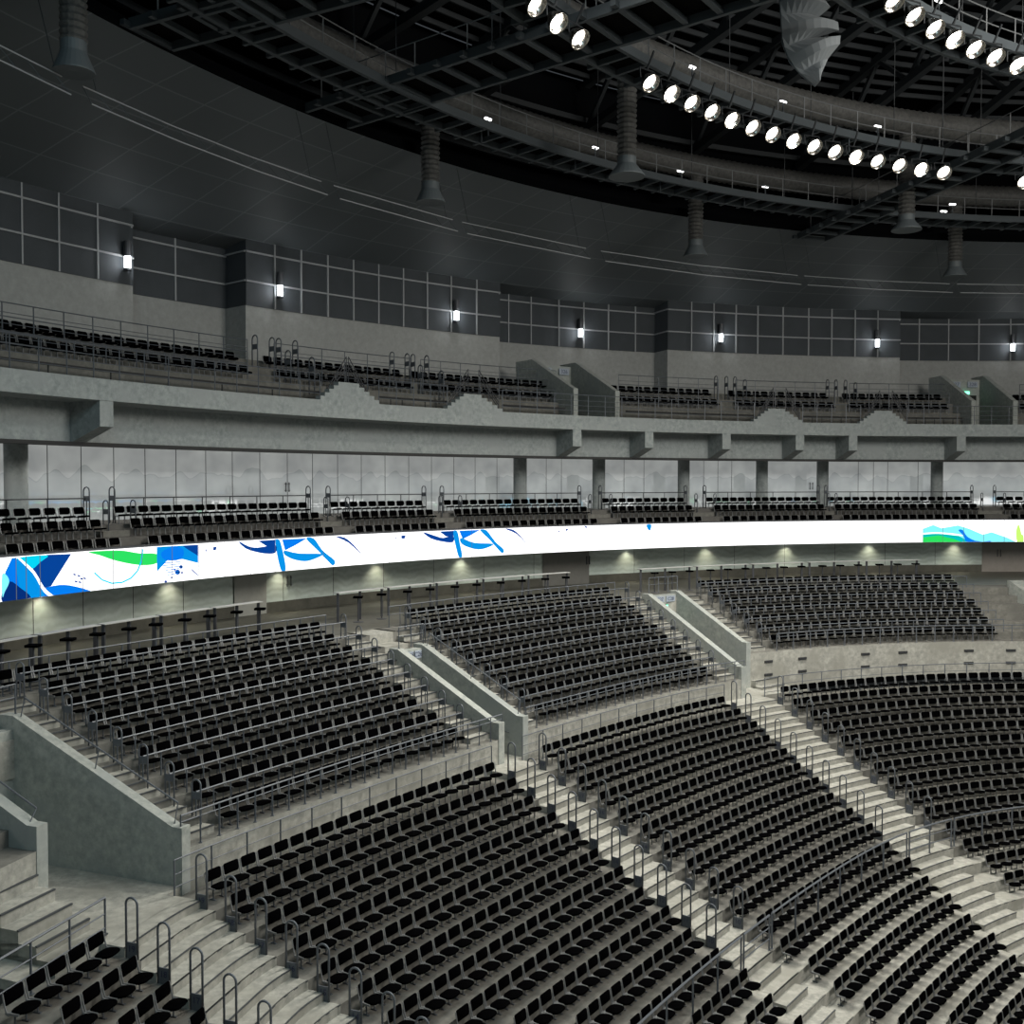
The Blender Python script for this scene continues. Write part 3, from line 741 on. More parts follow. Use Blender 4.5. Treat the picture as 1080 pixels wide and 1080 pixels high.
me_b = SB.mesh('backrest', M['black'], True); me_c = SC.mesh('seat_cushion', M['black'], True)
me_f = SF.mesh('seat_frame', M['frame']); me_l = SL.mesh('leg', M['steel'])
def low_seat():
    mb = MB(); b = rounded_slab(.42, .235, .04, .05, 1); t = math.radians(83)
    b.v = [(x, -z*math.sin(t)+y*math.cos(t), y*math.sin(t)+.49+z*math.cos(t)) for x, y, z in b.v]
    c = rounded_slab(.42, .36, .05, .13, 1); c.v = [(x, y-.25, z+.30-.1*y) for x, y, z in c.v]
    nb = 0; mb.add(b.v, b.f); mb.add(c.v, c.f); nb = len(mb.f)
    for sx in (-1, 1): mb.bar((sx*.222, -.06, .28), (sx*.222, .02, .585), .026)
    mb.bar((-.245, -.10, .27), (.245, -.10, .27), .05, .035)
    for sx in (-.12, .12): mb.bar((sx, -.12, .27), (sx, -.14, 0), .028)
    return mb, nb
LOW, LOWNB = low_seat()
seats = []      # (x, y, z, angle, tier, block, row, index, count)
def place_row(La, ta, Lb, tb, off, z, tier, block, row, pitch=.5, margin=.18):
    s0 = s_cross(La, off, ta) if La else ta; s1 = s_cross(Lb, off, tb) if Lb else tb
    if s0 is None or s1 is None or s1-s0 < 1: return
    ss = np.linspace(s0, s1, 400); P = np.array([lpt(s, off) for s in ss])
    cum = np.r_[0, np.cumsum(np.hypot(*np.diff(P[:, :2], axis=0).T))]; Lt = cum[-1]-2*margin
    n = int(Lt/pitch); start = margin+(Lt-n*pitch)/2+pitch/2
    for j in range(n):
        s = float(np.interp(start+j*pitch, cum, ss)); p = lpt(s, off, z)
        seats.append((p[0], p[1], p[2], lang(s), tier, block, row, j, n))
for i in range(NL):
    z = lfloor(i); o = lback(i)
    place_row(None, SMIN, AL, 0, o, z, 'lower', 'left end', i)
    place_row(AR, 0, BL, 0, o, z, 'lower', 'left', i)
    place_row(BR, 0, CL, 0, o, z, 'lower', 'middle', i)
    if i < 20: place_row(CR, 0, None, SMAX-1, o, z, 'lower', 'corner', i)
for k in range(KMAX+1):
    z = ufloor(k); o = uback(k)
    if k >= 6: place_row(None, SMIN, AR, 0.4 if k == 8 else -1.9, o, z, 'upper', 'left end', k)
    elif k >= 2: place_row(None, SMIN, AR, -3.4, o, z, 'upper', 'left end', k)
    place_row(AR, 1.72 if k < 8 else .5, BL, -.45, o, z, 'upper', 'left', k)
    place_row(BL, 2.75, CL, .15, o, z, 'upper', 'middle', k)
    if k >= 2: place_row(CL, 4.55, None, None, o, z, 'upper', 'corner', k) if False else None
# corner block ends on a straight line to the right
DL = Line(22.6, 46.0, -88)
for k in range(2, KMAX+1):
    o = uback(k); s0 = s_cross(CL, o, 4.55); s1 = s_cross(DL, o, 0)
    place_row(None, s0, None, s1, o, ufloor(k), 'upper', 'corner', k)
# circular tiers
def place_arc(t0, t1, R, z, tier, block, row, pitch=.5):
    L_ = abs(t1-t0)*R; n = int(L_/pitch)
    for j in range(n):
        t = t0+(t1-t0)*(j+.5)/n; p = cpt(t, R, z)
        seats.append((p[0], p[1], p[2], t-PI/2, tier, block, row, j, n))
MA = [(-40, 90), (119, 324), (347, 446), (467, 610), (634, 722), (744, 862), (872, 1024), (1050, 1110)]
MROW = [(49.75, -1.42, 0), (48.95, -1.82, 9), (48.05, -2.40, 20)]
for b, (pa, pb) in enumerate(MA):
    for r, (R, z, d) in enumerate(MROW):
        # aisle lines are radial: the px drift comes out of the geometry
        ta = col_theta(pa, 49.75); tb = col_theta(pb, 49.75)
        place_arc(ta, tb, R, z, 'mid', b, r)
TA = [(-30, 262), (290, 434), (444, 586), (652, 757), (775, 880), (895, 1000), (1074, 1120)]
TROW = [(50.0, 4.02), (50.85, 4.63)]
for b, (pa, pb) in enumerate(TA):
    for r, (R, z) in enumerate(TROW):
        place_arc(col_theta(pa, 50, 5), col_theta(pb, 50, 5), R, z, 'balcony', b, r)
# which seats are in view, and how large
def view(x, y, z):
    Y = y*math.cos(PITCH)-(z-ZC)*math.sin(PITCH); v = y*math.sin(PITCH)+(z-ZC)*math.cos(PITCH)
    if Y < 1: return None
    return 540+1080*x/Y, 540-1080*v/Y, Y
vis = []
for i, s in enumerate(seats):
    q = view(s[0], s[1], s[2]+.3)
    if q and -8 < q[0] < 1088 and -8 < q[1] < 1088: vis.append((q[2], i, q))
vis.sort(); near = set(i for _, i, _ in vis[:300])
BN = {'left end': 'leftmost lower block', 'left': 'left lower block', 'middle': 'middle lower block', 'corner': 'right lower block'}
for i in sorted(near):
    x, y, z, a, tier, block, row, j, n = seats[i]
    fromr = n-1-j
    if block == 'left end': pos = f'{ordn(fromr)} from right end'
    elif j <= fromr: pos = f'{ordn(j)} from left end'
    else: pos = f'{ordn(fromr)} from right end'
    nm = BN[block] if tier == 'lower' else {'left end': 'leftmost raised block', 'left': 'left raised block', 'middle': 'middle raised block', 'corner': 'right raised block'}[block]
    rr = f'{ordn(row)} row down' if tier == 'lower' else f'{ordn(row)} row up'
    t = empty('arena_seat', (x, y, z), f'black seat {pos}, {rr}, {nm}', 'seat', 'black arena seats', a)
    link('backrest', me_b, t); link('seat_cushion', me_c, t); link('seat_frame', me_f, t)
    link('leg', me_l, t, (-.12, 0, 0)); link('leg', me_l, t, (.12, 0, 0))
def seat_mass(name, idx, label):
    V0 = np.array(LOW.v); out = []
    for i in idx:
        x, y, z, a = seats[i][:4]; c, s = math.cos(a), math.sin(a)
        out.append(np.c_[V0[:, 0]*c-V0[:, 1]*s+x, V0[:, 0]*s+V0[:, 1]*c+y, V0[:, 2]+z])
    F = []; nv = len(V0)
    for k in range(len(idx)): F += [tuple(q+k*nv for q in f) for f in LOW.f]
    me = bpy.data.meshes.new(name); me.from_pydata(np.concatenate(out).tolist(), [], F); me.update()
    me.materials.append(M['black']); me.materials.append(M['frame'])
    mi = np.tile(np.r_[np.zeros(LOWNB), np.ones(len(LOW.f)-LOWNB)].astype(int), len(idx)); me.polygons.foreach_set('material_index', mi)
    o = link(name, me); tag(o, label, 'seats', 'black arena seats', 'stuff')
allvis = [i for _, i, _ in vis]
seat_mass('distant_arena_seats', [i for i in allvis if i not in near], 'rows of black arena seats further off, on all tiers')

# ================================================================== HOOPS AND RAILS
_hoop = {}
def digits_mesh(txt, size):
    cu = bpy.data.curves.new('digits', 'FONT'); cu.body = txt; cu.size = size; cu.align_x = 'CENTER'; cu.align_y = 'CENTER'; cu.extrude = 0.002
    o = bpy.data.objects.new('digits', cu); C.objects.link(o); dg = bpy.context.evaluated_depsgraph_get()
    me = bpy.data.meshes.new_from_object(o.evaluated_get(dg)); bpy.data.objects.remove(o); me.materials.clear(); return me
_dig = {}
def hoop(x, y, z, ang, h, label, group, num=None, plate='low', w=.26, r=.022):
    """inverted U tube standing in the radial plane (local x = inwards)"""
    key = (round(h, 2), plate, round(w, 2))
    if key not in _hoop:
        mb = MB(); P = [(-w/2, 0, 0), (-w/2, 0, h-w/2)]
        P += [(-w/2*math.cos(q), 0, h-w/2+w/2*math.sin(q)) for q in np.linspace(0, PI, 9)[1:-1]]
        P += [(w/2, 0, h-w/2), (w/2, 0, 0)]
        mb.tube(P, r, 6)
        pb = MB()
        if plate == 'low': pb.box(-w/2, w/2, -.012, .012, .0, .30)
        else: pb.box(-w/2, w/2, -.010, .010, h*.62, h*.76)
        _hoop[key] = (mb.mesh('tube', M['steel'], True), pb.mesh('number_plate', M['steel']))
    t = empty('handrail_hoop', (x, y, z), label, 'handrail', group, ang)
    link('tube', _hoop[key][0], t); p = link('number_plate', _hoop[key][1], t)
    if num is not None:
        if num not in _dig:
            me = digits_mesh(num, .17); me.transform(Matrix.Rotation(PI/2, 4, 'X')); me.materials.append(M['signdark']); _dig[num] = me
        link('row_number', _dig[num], p, (0, -.016, .18))
    return t
for L_, nm, first in ((AL, 'right end of the leftmost lower block', 0), (AR, 'left end of the left lower block', 0), (BL, 'right end of the left lower block', 0),
                      (BR, 'left end of the middle lower block', 0), (CL, 'right end of the middle lower block', 0), (CR, 'left end of the right lower block', 0)):
    ang = math.atan2(L_.d[1], L_.d[0])
    for i in range(10):
        q = L_.at(-i*LR, 0, lfloor(i)-.0); 
        hoop(q[0], q[1], q[2]+.005, ang, 1.14, f'grey hoop handrail, {ordn(i)} down, {nm}', 'hoops along the lower aisles', str(19-i))
# hoops of the raised blocks
def uhoops(L_, tan, ks, nm):
    ang = math.atan2(L_.d[1], L_.d[0])
    for k in ks:
        o = uback(k-1)+.16; s = s_cross(L_, o, tan)
        if s is None: continue
        q = lpt(s, o, ufloor(k)); hoop(q[0], q[1], q[2]-.33, ang, 1.17, f'slim grey hoop, {ordn(k-1)} up, {nm}', 'hoops of the raised blocks', plate='mid', w=.24, r=.02)
uhoops(AR, 1.60, range(1, 9), 'left edge of the left raised block')
uhoops(BL, -.35, range(1, 9), 'right edge of the left raised block')
uhoops(BL, 2.65, range(1, 9), 'left edge of the middle raised block')
uhoops(CL, .25, range(1, 9), 'right edge of the middle raised block')
uhoops(CL, 4.45, range(3, 9), 'left edge of the right raised block')

_post = {}
def railing(name, P, h, heights, spacing, label, group=None, r=.02, pr=.016, foot=True, m='steel', endz=None):
    """P: dense 3D floor line; posts as separate parts, one mesh per horizontal rail"""
    P = [Vector(p) for p in P]; base = P[0].copy()
    t = empty(name, base, label, 'railing', group)
    for k, hh in enumerate(heights):
        mb = MB(); mb.tube([p-base+Vector((0, 0, hh)) for p in P], r if k == 0 else r*.6, 5); mb.obj('top_rail' if k == 0 else 'mid_rail', M[m], t)
    key = (round(h, 2), pr, m, foot)
    if key not in _post:
        mb = MB(); mb.box(-pr, pr, -pr, pr, 0, h)
        if foot: mb.box(-.04, .04, -.04, .04, 0, .015)
        _post[key] = mb.mesh('post', M[m])
    cum = [0]
    for a, b in zip(P[:-1], P[1:]): cum.append(cum[-1]+(b-a).length)
    n = max(1, int(round(cum[-1]/spacing))); n = min(n, 99)
    arr = np.array([list(p) for p in P])
    for k in range(n+1):
        d = cum[-1]*k/n; q = [float(np.interp(d, cum, arr[:, c])) for c in range(3)]
        link('post', _post[key], t, Vector(q)-base)
    return t
def lline(s0, s1, o, z, n=None):
    n = n or max(3, int(abs(s1-s0)/.8)); return [lpt(s0+(s1-s0)*j/n, o, z) for j in range(n+1)]
def blk(La, ta, Lb, tb, o):
    return (s_cross(La, o, ta) if La else ta, s_cross(Lb, o, tb) if Lb else tb)
G = 'guard rails of the lower bowl'
# rail behind the top row of each lower block
for (La, ta, Lb, tb, nm) in ((None, SMIN, AL, 0.25, 'leftmost'), (AR, 0, BL, 0, 'left'), (BR, 0, CL, 0, 'middle'), (CR, 0, None, SMAX, 'right')):
    s0, s1 = blk(La, ta, Lb, tb, .42)
    railing('guard_rail', lline(s0, s1, .42, LF0), .93, (.93, .62, .35), 1.05 if nm != 'leftmost' else .9, f'grey guard rail behind the top row of the {nm} lower block', G, r=.026 if nm == 'leftmost' else .018)
# front rail of the raised blocks
for (La, ta, Lb, tb, o, k, nm) in ((AR, .5, BL, .85, UFRONT+.05, 0, 'left'), (BL, 2.05, CL, 1.45, UFRONT+.05, 0, 'middle'), (CL, 4.7, None, SMAX-8, F4+.05, 2, 'right')):
    s0, s1 = blk(La, ta, Lb, tb, o)
    railing('front_guard_rail', lline(s0, s1, o, ufloor(k)), .74, (.74, .60), .53 if k == 0 else .9, f'grey front guard rail with close posts along the edge of the {nm} raised block', G, r=.022)
# rail in front of every raised row
for k in range(1, 9):
    for (La, ta, Lb, tb, nm) in ((None, SMIN, AR, -2.0, 'leftmost'), (AR, 1.6, BL, -.3, 'left'), (BL, 2.6, CL, .3, 'middle'), (CL, 4.45, DL, .15, 'right')):
        if nm == 'leftmost' and k < 7: continue
        if nm == 'right' and k < 3: continue
        o = uback(k-1)+.17; s0, s1 = blk(La, ta, Lb, tb, o)
        if s0 is None or s1 is None: continue
        railing('row_rail', lline(s0, s1, o, ufloor(k)), .56, (.56,), .5 if nm == 'left' else .55, f'grey rail in front of the {ordn(k)} row of the {nm} raised block', 'row rails of the raised blocks', r=.022, pr=.013, foot=False)
# rail at the back of the raised blocks
s0, s1 = SMIN, SMAX-7
railing('back_guard_rail', lline(s0, s_cross(BL, uback(8)+.3, -.35), uback(8)+.3, ufloor(8)), .74, (.74, .45), .55, 'long grey rail behind the last row of the left raised block', G)
railing('back_guard_rail', lline(s_cross(BL, uback(8)+.3, 2.6), s_cross(CL, uback(8)+.3, .3), uback(8)+.3, ufloor(8)), .74, (.74, .45), .55, 'grey rail behind the last row of the middle raised block', G)
# rails above vomitory back walls and along the copings
for key, nm in (('A', 'left'), ('B', 'middle'), ('C', 'right')):
    L_, tl, tr, ol, orr, ob = V[key]; zt = VT[key][0]
    railing('vomitory_rail', [L_.at(ob+.12, tl-.1, zt), L_.at(ob+.12, tr+.2, zt)], .7, (.7, .4), .6, f'short grey guard rail on top of the {nm} vomitory back wall', 'vomitory rails')
    def zc(tan, out):
        q = L_.at(out, tan); i = np.argmin((LX-q[0])**2+(LY-q[1])**2); o = (q[0]-LX[i])*NX[i]+(q[1]-LY[i])*NY[i]
        return UF0+(o-UFRONT)/UR*UZ+.40
    tan = tr+.14 if key != 'C' else tl-.14; of = (orr if key != 'C' else ol)+.3
    P = [Vector(L_.at(of+(ob-.1-of)*f, tan, zc(tan, of+(ob-.1-of)*f))) for f in np.linspace(0, 1, 9)]
    if key != 'C':
        base = P[0].copy(); t = empty('sloping_handrail', base, f'sloping grey handrail on the coping beside the {nm} vomitory', 'handrail', 'vomitory rails')
        off = Vector((L_.t[0]*.12, L_.t[1]*.12, .42)); mb = MB(); mb.tube([p-base+off for p in P], .02, 6); mb.obj('top_rail', M['steel'], t)
        for j in (0, 4, 8):
            mb = MB(); mb.tube([P[j]-base, P[j]-base+off], .014, 5); mb.obj('bracket', M['steel'], t)
    if key == 'A':
        P = [Vector(L_.at(ol+.3+(ob-ol-.5)*f, tl-.14, zc(tl-.14, ol+.3+(ob-ol-.5)*f))) for f in np.linspace(0, 1, 5)]; base = P[0].copy()
        t = empty('sloping_handrail', base, 'grey handrail on the coping of the far left wall', 'handrail', 'vomitory rails'); off = Vector((L_.t[0]*.16, L_.t[1]*.16, .22)); mb = MB(); mb.tube([p-base+off for p in P], .02, 6); mb.obj('top_rail', M['steel'], t)
        for j in (0, 4): mb = MB(); mb.tube([P[j]-base, P[j]-base+off], .014, 5); mb.obj('bracket', M['steel'], t)
        continue
    # handrail inside the passage
    base = Vector(L_.at(orr+.5, tr-.06, LF0+.2)); t = empty('passage_handrail', base, f'grey handrail on the inner wall of the {nm} vomitory', 'handrail', 'vomitory rails')
    a = Vector(L_.at(orr+.5, tr-.08, LF0+.9)); b = Vector(L_.at(ob-.3, tr-.08, LF0+.9+.5)); mb = MB(); mb.tube([a-base, b-base], .02, 6); mb.obj('top_rail', M['steel'], t)
    for f in (.1, .5, .9):
        p = a.lerp(b, f); mb = MB(); mb.tube([p-base, p-base+Vector((L_.t[0]*.09, L_.t[1]*.09, -.04))], .01, 5); mb.obj('bracket', M['steel'], t)
# handrail of the left side stairs
base = Vector(AR.at(1.2, -1.86, -7.6)); 
# cross rail above the removable rows (between rows ten and eleven)
OC = lback(11)+LFR+.08; ZR = lfloor(10)
def cross_rail(s0, s1, nm, step=0):
    railing('cross_rail', lline(s0, s1, OC, ZR+step), .95, (.95, .62, .32) if step or 'aisle' in nm else (.95,), 1.4, f'grey cross rail {nm}', 'cross rail between the fixed and removable rows', r=.028, pr=.02)
cross_rail(s_cross(AR, OC, 1), s_cross(BL, OC, -.15), 'in front of the eleventh row of the left lower block')
cross_rail(s_cross(BL, OC, 0), s_cross(BR, OC, 0), 'closing the middle aisle')
cross_rail(s_cross(BR, OC, .15), s_cross(CL, OC, -.15), 'in front of the eleventh row of the middle lower block')
cross_rail(s_cross(CL, OC, 0), s_cross(CR, OC, 0), 'closing the right aisle')
cross_rail(s_cross(CR, OC, .15), SMAX-1, 'in front of the eleventh row of the right lower block')

# mid tier rail and hoops
def arcline(pa, pb, R, z, n=24):
    a = col_theta(pa, R); b = col_theta(pb, R); return [cpt(a+(b-a)*j/n, R, z) for j in range(n+1)]
for b, (pa, pb) in enumerate(MA):
    railing('mid_tier_rail', arcline(pa, pb+1, 50.35, -1.42), .88, (.88,), 1.4, f'dark rail behind the top row of the {ordn(b)} mid tier block from the left', 'rails of the mid tier', r=.022, m='steel2')
for b in range(len(MA)-1):
    for side, px in (('left', MA[b][1]+1), ('right', MA[b+1][0]-1)):
        t = col_theta(px, 50.3); q = cpt(t, 50.3, -1.42); hoop(q[0], q[1], q[2], t+PI/2+PI/2, 1.27, f'tall dark hoop on the {side} side of the {ordn(b)} mid tier aisle from the left', 'hoops of the mid tier', plate='mid', w=.30, r=.025)
        px2 = px+(16 if side == 'left' else 18)*(1-.04*b) if b < 3 else px+9
        t2 = col_theta(px2, 49.5); q = cpt(t2, 49.3, -1.82); hoop(q[0], q[1], q[2], t2+PI, 1.22, f'lower dark hoop on the {side} side of the {ordn(b)} mid tier aisle from the left', 'hoops of the mid tier', plate='mid', w=.26, r=.022)
# steps in the mid tier aisles
mb = MB()
for b in range(len(MA)-1):
    ta = col_theta(MA[b][1], 49.75); tb = col_theta(MA[b+1][0], 49.75)
    for Ra, z0, z1 in ((48.35, -2.40, -1.82), (49.25, -1.82, -1.42)):
        for h_ in (1,):
            zz = z0+(z1-z0)/2; mb.hexa([cpt(ta, Ra-.35, z0-.01), cpt(tb, Ra-.35, z0-.01), cpt(tb, Ra+.01, z0-.01), cpt(ta, Ra+.01, z0-.01), cpt(ta, Ra-.35, zz), cpt(tb, Ra-.35, zz), cpt(tb, Ra+.01, zz), cpt(ta, Ra+.01, zz)])
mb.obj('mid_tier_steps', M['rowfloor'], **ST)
# balcony rails
TG = 'rails of the balcony'
for pa, pb, nm in ((-20, 338, 'left stretch'), (400, 472, 'stretch between the two left stepped crests'), (530, 795, 'middle stretch'), (846, 907, 'stretch between the two right stepped crests'), (956, 1100, 'right stretch')):
    railing('balcony_rail', arcline(pa, pb, 47.72, 3.28), 1.03, (1.03, .74, .5, .26), 1.0, f'grey three-bar rail on the balcony edge, {nm}', TG, r=.022)
    if nm == 'middle stretch': continue
    pb = min(pb, 1014) if nm == 'right stretch' else pb
    P = arcline(pa, pb, 48.6, 3.68); base = Vector(P[0]); t = empty('balcony_foot_bar', base, f'thick dark horizontal bar low behind the balcony rail, {nm}', 'railing', TG)
    mb = MB(); mb.tube([Vector(p)-base for p in P], .05, 6); mb.obj('bar', M['dark'], t)
    mb = MB()
    for j in range(0, len(P), 4): mb.bar(Vector(P[j])-base, Vector(P[j])-base-Vector((0, 0, .4)), .04)
    mb.obj('bar_support', M['dark'], t)
for pa, pb, nm in ((530, 596, 'left of the left balcony doorway'), (660, 795, 'right of the left balcony doorway')):
    P = arcline(pa, pb, 48.6, 3.68); base = Vector(P[0]); t = empty('balcony_foot_bar', base, f'thick dark horizontal bar low behind the balcony rail, {nm}', 'railing', TG)
    mb = MB(); mb.tube([Vector(p)-base for p in P], .05, 6); mb.obj('bar', M['dark'], t)
for b, (pa, pb) in enumerate(TA):
    railing('balcony_row_rail', arcline(pa, pb, 49.45, 4.02), .62, (.62, .45, .25), 1.2, f'grey rail before the front seats of the {ordn(b)} balcony block from the left', TG, r=.02)
    railing('balcony_row_rail', arcline(pa, pb, 50.32, 4.63), .62, (.62, .4), 1.2, f'grey rail before the second seats of the {ordn(b)} balcony block from the left', TG, r=.02)
    railing('balcony_back_rail', arcline(pa, pb, 51.25, 5.05), .82, (.82, .5), 1.2, f'grey rail behind the seats of the {ordn(b)} balcony block from the left', TG, r=.022)
for px, z, R in ((269, 4.48, 50.6), (287, 4.48, 50.6), (294, 4.48, 50.6), (304, 3.87, 49.6), (311.5, 4.48, 50.6), (329, 3.6, 48.9), (413.5, 4.48, 50.6), (429.5, 4.48, 50.6), (435.5, 4.48, 50.6), (443.5, 3.87, 49.6), (450, 4.48, 50.6), (465.5, 3.6, 48.9),
                 (755, 4.48, 50.6), (766, 4.48, 50.6), (775, 4.48, 50.6), (785.5, 4.3, 50.2), (872.5, 4.48, 50.6), (881.5, 4.48, 50.6), (891.5, 4.48, 50.6), (902, 4.3, 50.2)):
    t = col_theta(px, R, z); q = cpt(t, R, z); a = ordn([269,287,294,304,311.5,329,413.5,429.5,435.5,443.5,450,465.5,755,766,775,785.5,872.5,881.5,891.5,902].index(px))
    hoop(q[0], q[1], q[2], t+PI, 1.5, f'dark hoop standing in a balcony aisle, {a} from the left', 'hoops of the balcony', plate='mid', w=.34, r=.028)
# sloping handrails of the balcony stairs behind the crests
for pa, pb, nm in ((345, 366, 'left side of the first crest'), (388, 368, 'right side of the first crest'), (474, 494, 'left side of the second crest'), (526, 505, 'right side of the second crest'),
                   (800, 815, 'left side of the third crest'), (843, 828, 'right side of the third crest'), (912, 927, 'left side of the fourth crest'), (956, 940, 'right side of the fourth crest')):
    base = Vector(cpt(col_theta(pa, 48.2), 48.2, 3.3)); t = empty('stair_handrail', base, f'sloping grey three-bar stair rail on the {nm}', 'handrail', 'stair rails of the balcony')
    a = Vector(cpt(col_theta(pa, 48.2), 48.2, 3.5)); b = Vector(cpt(col_theta(pb, 48.2), 48.2, 4.75))
    for h_ in (0, .22, .44):
        mb = MB(); mb.tube([a-base+Vector((0,0,h_*.6)), b-base+Vector((0,0,h_))], .022, 5); mb.obj('rail_bar', M['steel2'], t)
    for f in (0, .5, 1):
        p = a.lerp(b, f)-base; mb = MB(); mb.bar(p+Vector((0, 0, .4)), Vector((p.x, p.y, 0)), .03); mb.obj('post', M['steel2'], t)

# balcony vomitories: pair of sloping walls, back wall, signs
def balcony_vom(pl, pr, wall_back, names, exit_sign):
    tl = col_theta(pl, TR+.6, 4); tr = col_theta(pr, TR+.6, 4)
    for t, nm in ((tl, 'left'), (tr, 'right')):
        w = .14/50; mb = MB()
        def pr_(tt): return [cpt(tt, 48.1, TS-.01), cpt(tt, 48.1, 4.65), cpt(tt, 48.3, 4.72), cpt(tt, 51.8, 6.45), cpt(tt, 53.3, 6.45), cpt(tt, 53.3, TS-.01)]
        A, B = pr_(t-w), pr_(t+w); n = 6
        mb.add(A+B, [tuple(range(n)), tuple(range(n, 2*n))[::-1]]+[(i, (i+1) % n, n+(i+1) % n, n+i)[::-1] for i in range(n)])
        mb.obj('balcony_vomitory_wall', M['concwall'], **ST)
    mb = MB(); us = np.linspace(tl, tr, 4)
    mb.hexa([cpt(tl, 52.2, TS), cpt(tr, 52.2, TS), cpt(tr, 52.5, TS), cpt(tl, 52.5, TS), cpt(tl, 52.2, 6.25), cpt(tr, 52.2, 6.25), cpt(tr, 52.5, 6.25), cpt(tl, 52.5, 6.25)])
    mb.obj('balcony_vomitory_back_wall', M['concwall'], **ST)
    tm = tl+(tr-tl)*.5; d = (tr-tl)
    mb = MB(); mb.hexa([cpt(tl+d*.42, 52.12, TS), cpt(tl+d*.86, 52.12, TS), cpt(tl+d*.86, 52.21, TS), cpt(tl+d*.42, 52.21, TS), cpt(tl+d*.42, 52.12, 5.3), cpt(tl+d*.86, 52.12, 5.3), cpt(tl+d*.86, 52.21, 5.3), cpt(tl+d*.42, 52.21, 5.3)])
    mb.obj('door_2', M['void'], **ST)
    for f, nm in zip((.36, .76), names): sign(cpt(tl+d*f, 52.08, 5.95), tl+d*f-PI/2, nm, .62, .34, f'small pale sign reading {nm} above a balcony doorway')
    if exit_sign:
        q = cpt(tl+d*.58, 52.05, 5.45); exit_box(q, tl+d*.58+PI/2, 'small green lit exit sign over the right balcony doorway')
def sign(q, ang, txt, w, h, label):
    t = empty('direction_sign', q, label, 'sign', 'numbered signs', ang)
    mb = MB(); mb.box(-w/2, w/2, -.015, .015, -h/2, h/2); mb.obj('plate', M['signplate'], t)
    me = digits_mesh(txt, h*.85); me.transform(Matrix.Rotation(PI/2, 4, 'X') ); me.materials.append(M['signdark'])
    # face towards the arena
    for yy in (-.02, .02):
        o = link('lettering', me, t, (0, yy, 0));
        if yy > 0: o.rotation_euler = (0, 0, PI)
        break
    return t
def exit_box(q, ang, label):
    t = empty('exit_sign', q, label, 'sign', None, ang); mb = MB(); mb.box(-.26, .26, -.03, .03, -.09, .09); mb.obj('lit_panel', M['exit'], t)
    mb = MB(); mb.box(-.28, .28, -.02, .05, .09, .12); mb.obj('housing', M['dark'], t)
balcony_vom(606, 650, 0, ('325', '326'), False)
balcony_vom(1026, 1070, 0, ('327', '328'), True)
for key, nms in (('B', ('C25', 'C26')), ('C', ('C27', 'C28'))):
    L_, tl, tr, ol, orr, ob = V[key]; zt = VT[key][0]; ang = math.atan2(L_.t[1], L_.t[0])
    w = (tr-tl)
    for f, nm in zip((.3, .75), nms): sign(L_.at(ob-.03, tl+w*f, zt-.28), ang, nm, .4*w/1.1, .26, f'small pale sign reading {nm} on a vomitory back wall')
    if key == 'C': exit_box(L_.at(ob-.06, tl+w*.42, zt-.62), ang, 'green lit exit sign above the dark doorway of the right vomitory')

# right edge: neighbouring vomitory wall
mb = MB(); q0 = (26.6, 53.0); 
def blockwall(P, z0, z1a, z1b):
    mb = MB(); (xa, ya), (xb, yb) = P; dx, dy = xb-xa, yb-ya; L2 = math.hypot(dx, dy); nx, ny = -dy/L2*.3, dx/L2*.3
    mb.hexa([(xa, ya, ZC+z0), (xb, yb, ZC+z0), (xb+nx, yb+ny, ZC+z0), (xa+nx, ya+ny, ZC+z0), (xa, ya, ZC+z1a), (xb, yb, ZC+z1b), (xb+nx, yb+ny, ZC+z1b), (xa+nx, ya+ny, ZC+z1a)])
    mb.obj('vomitory_wall_far_right', M['concwall'], **ST)
blockwall(((24.6, 50.5), (25.4, 46.2)), -8.8, -4.85, -6.4)
blockwall(((24.6, 50.5), (30.5, 50.0)), -8.8, -4.85, -4.85)

# ================================================================== CONCOURSE COUNTERS
def counter(pa, pb, R, nseg, nm, first_stool=True):
    ta, tb = col_theta(pa, R), col_theta(pb, R)
    for k in range(nseg):
        a = ta+(tb-ta)*(k+.03)/nseg; b = ta+(tb-ta)*(k+.97)/nseg
        base = Vector(cpt((a+b)/2, R, CONF)); t = empty('bar_counter', base, f'narrow high counter with white edge, {ordn(k)} of the {nm} counters', 'counter', 'high counters of the concourse')
        mb = MB(); mt = MB()
        n = 4
        for j in range(n):
            u0, u1 = a+(b-a)*j/n, a+(b-a)*(j+1)/n
            mb.hexa([Vector(p)-base for p in [cpt(u, r, z) for z in (CONF+1.085, CONF+1.11) for u, r in ((u0, R-.15), (u0, R+.15), (u1, R+.15), (u1, R-.15))]])
        mb.obj('counter_top', M['tabletop'], t)
        for f in (.04, .5, .96):
            u = a+(b-a)*f; m2 = MB(); p = Vector(cpt(u, R, CONF))-base; m2.box(p.x-.045, p.x+.045, p.y-.045, p.y+.045, 0, 1.08); m2.obj('leg', M['steel2'], t)
        ns = max(2, int(abs(b-a)*R/.95))
        for j in range(ns):
            u = a+(b-a)*(j+.5)/ns; p = Vector(cpt(u, R-.55, CONF))
            s = empty('bar_stool', p, f'dark high stool, {ordn(j)} along the {ordn(k)} of the {nm} counters', 'stool', 'stools at the high counters')
            link('seat', ME_STOOL[0], s); link('pole', ME_STOOL[1], s); link('base', ME_STOOL[2], s)
m0 = MB(); m0.box(-.17, .17, -.15, .15, .90, .97); m1_ = MB(); m1_.lathe([(.03, .02), (.03, .92)], 8); m2_ = MB(); m2_.lathe([(0, .04), (.06, .035), (.2, .015), (.2, 0)], 12)
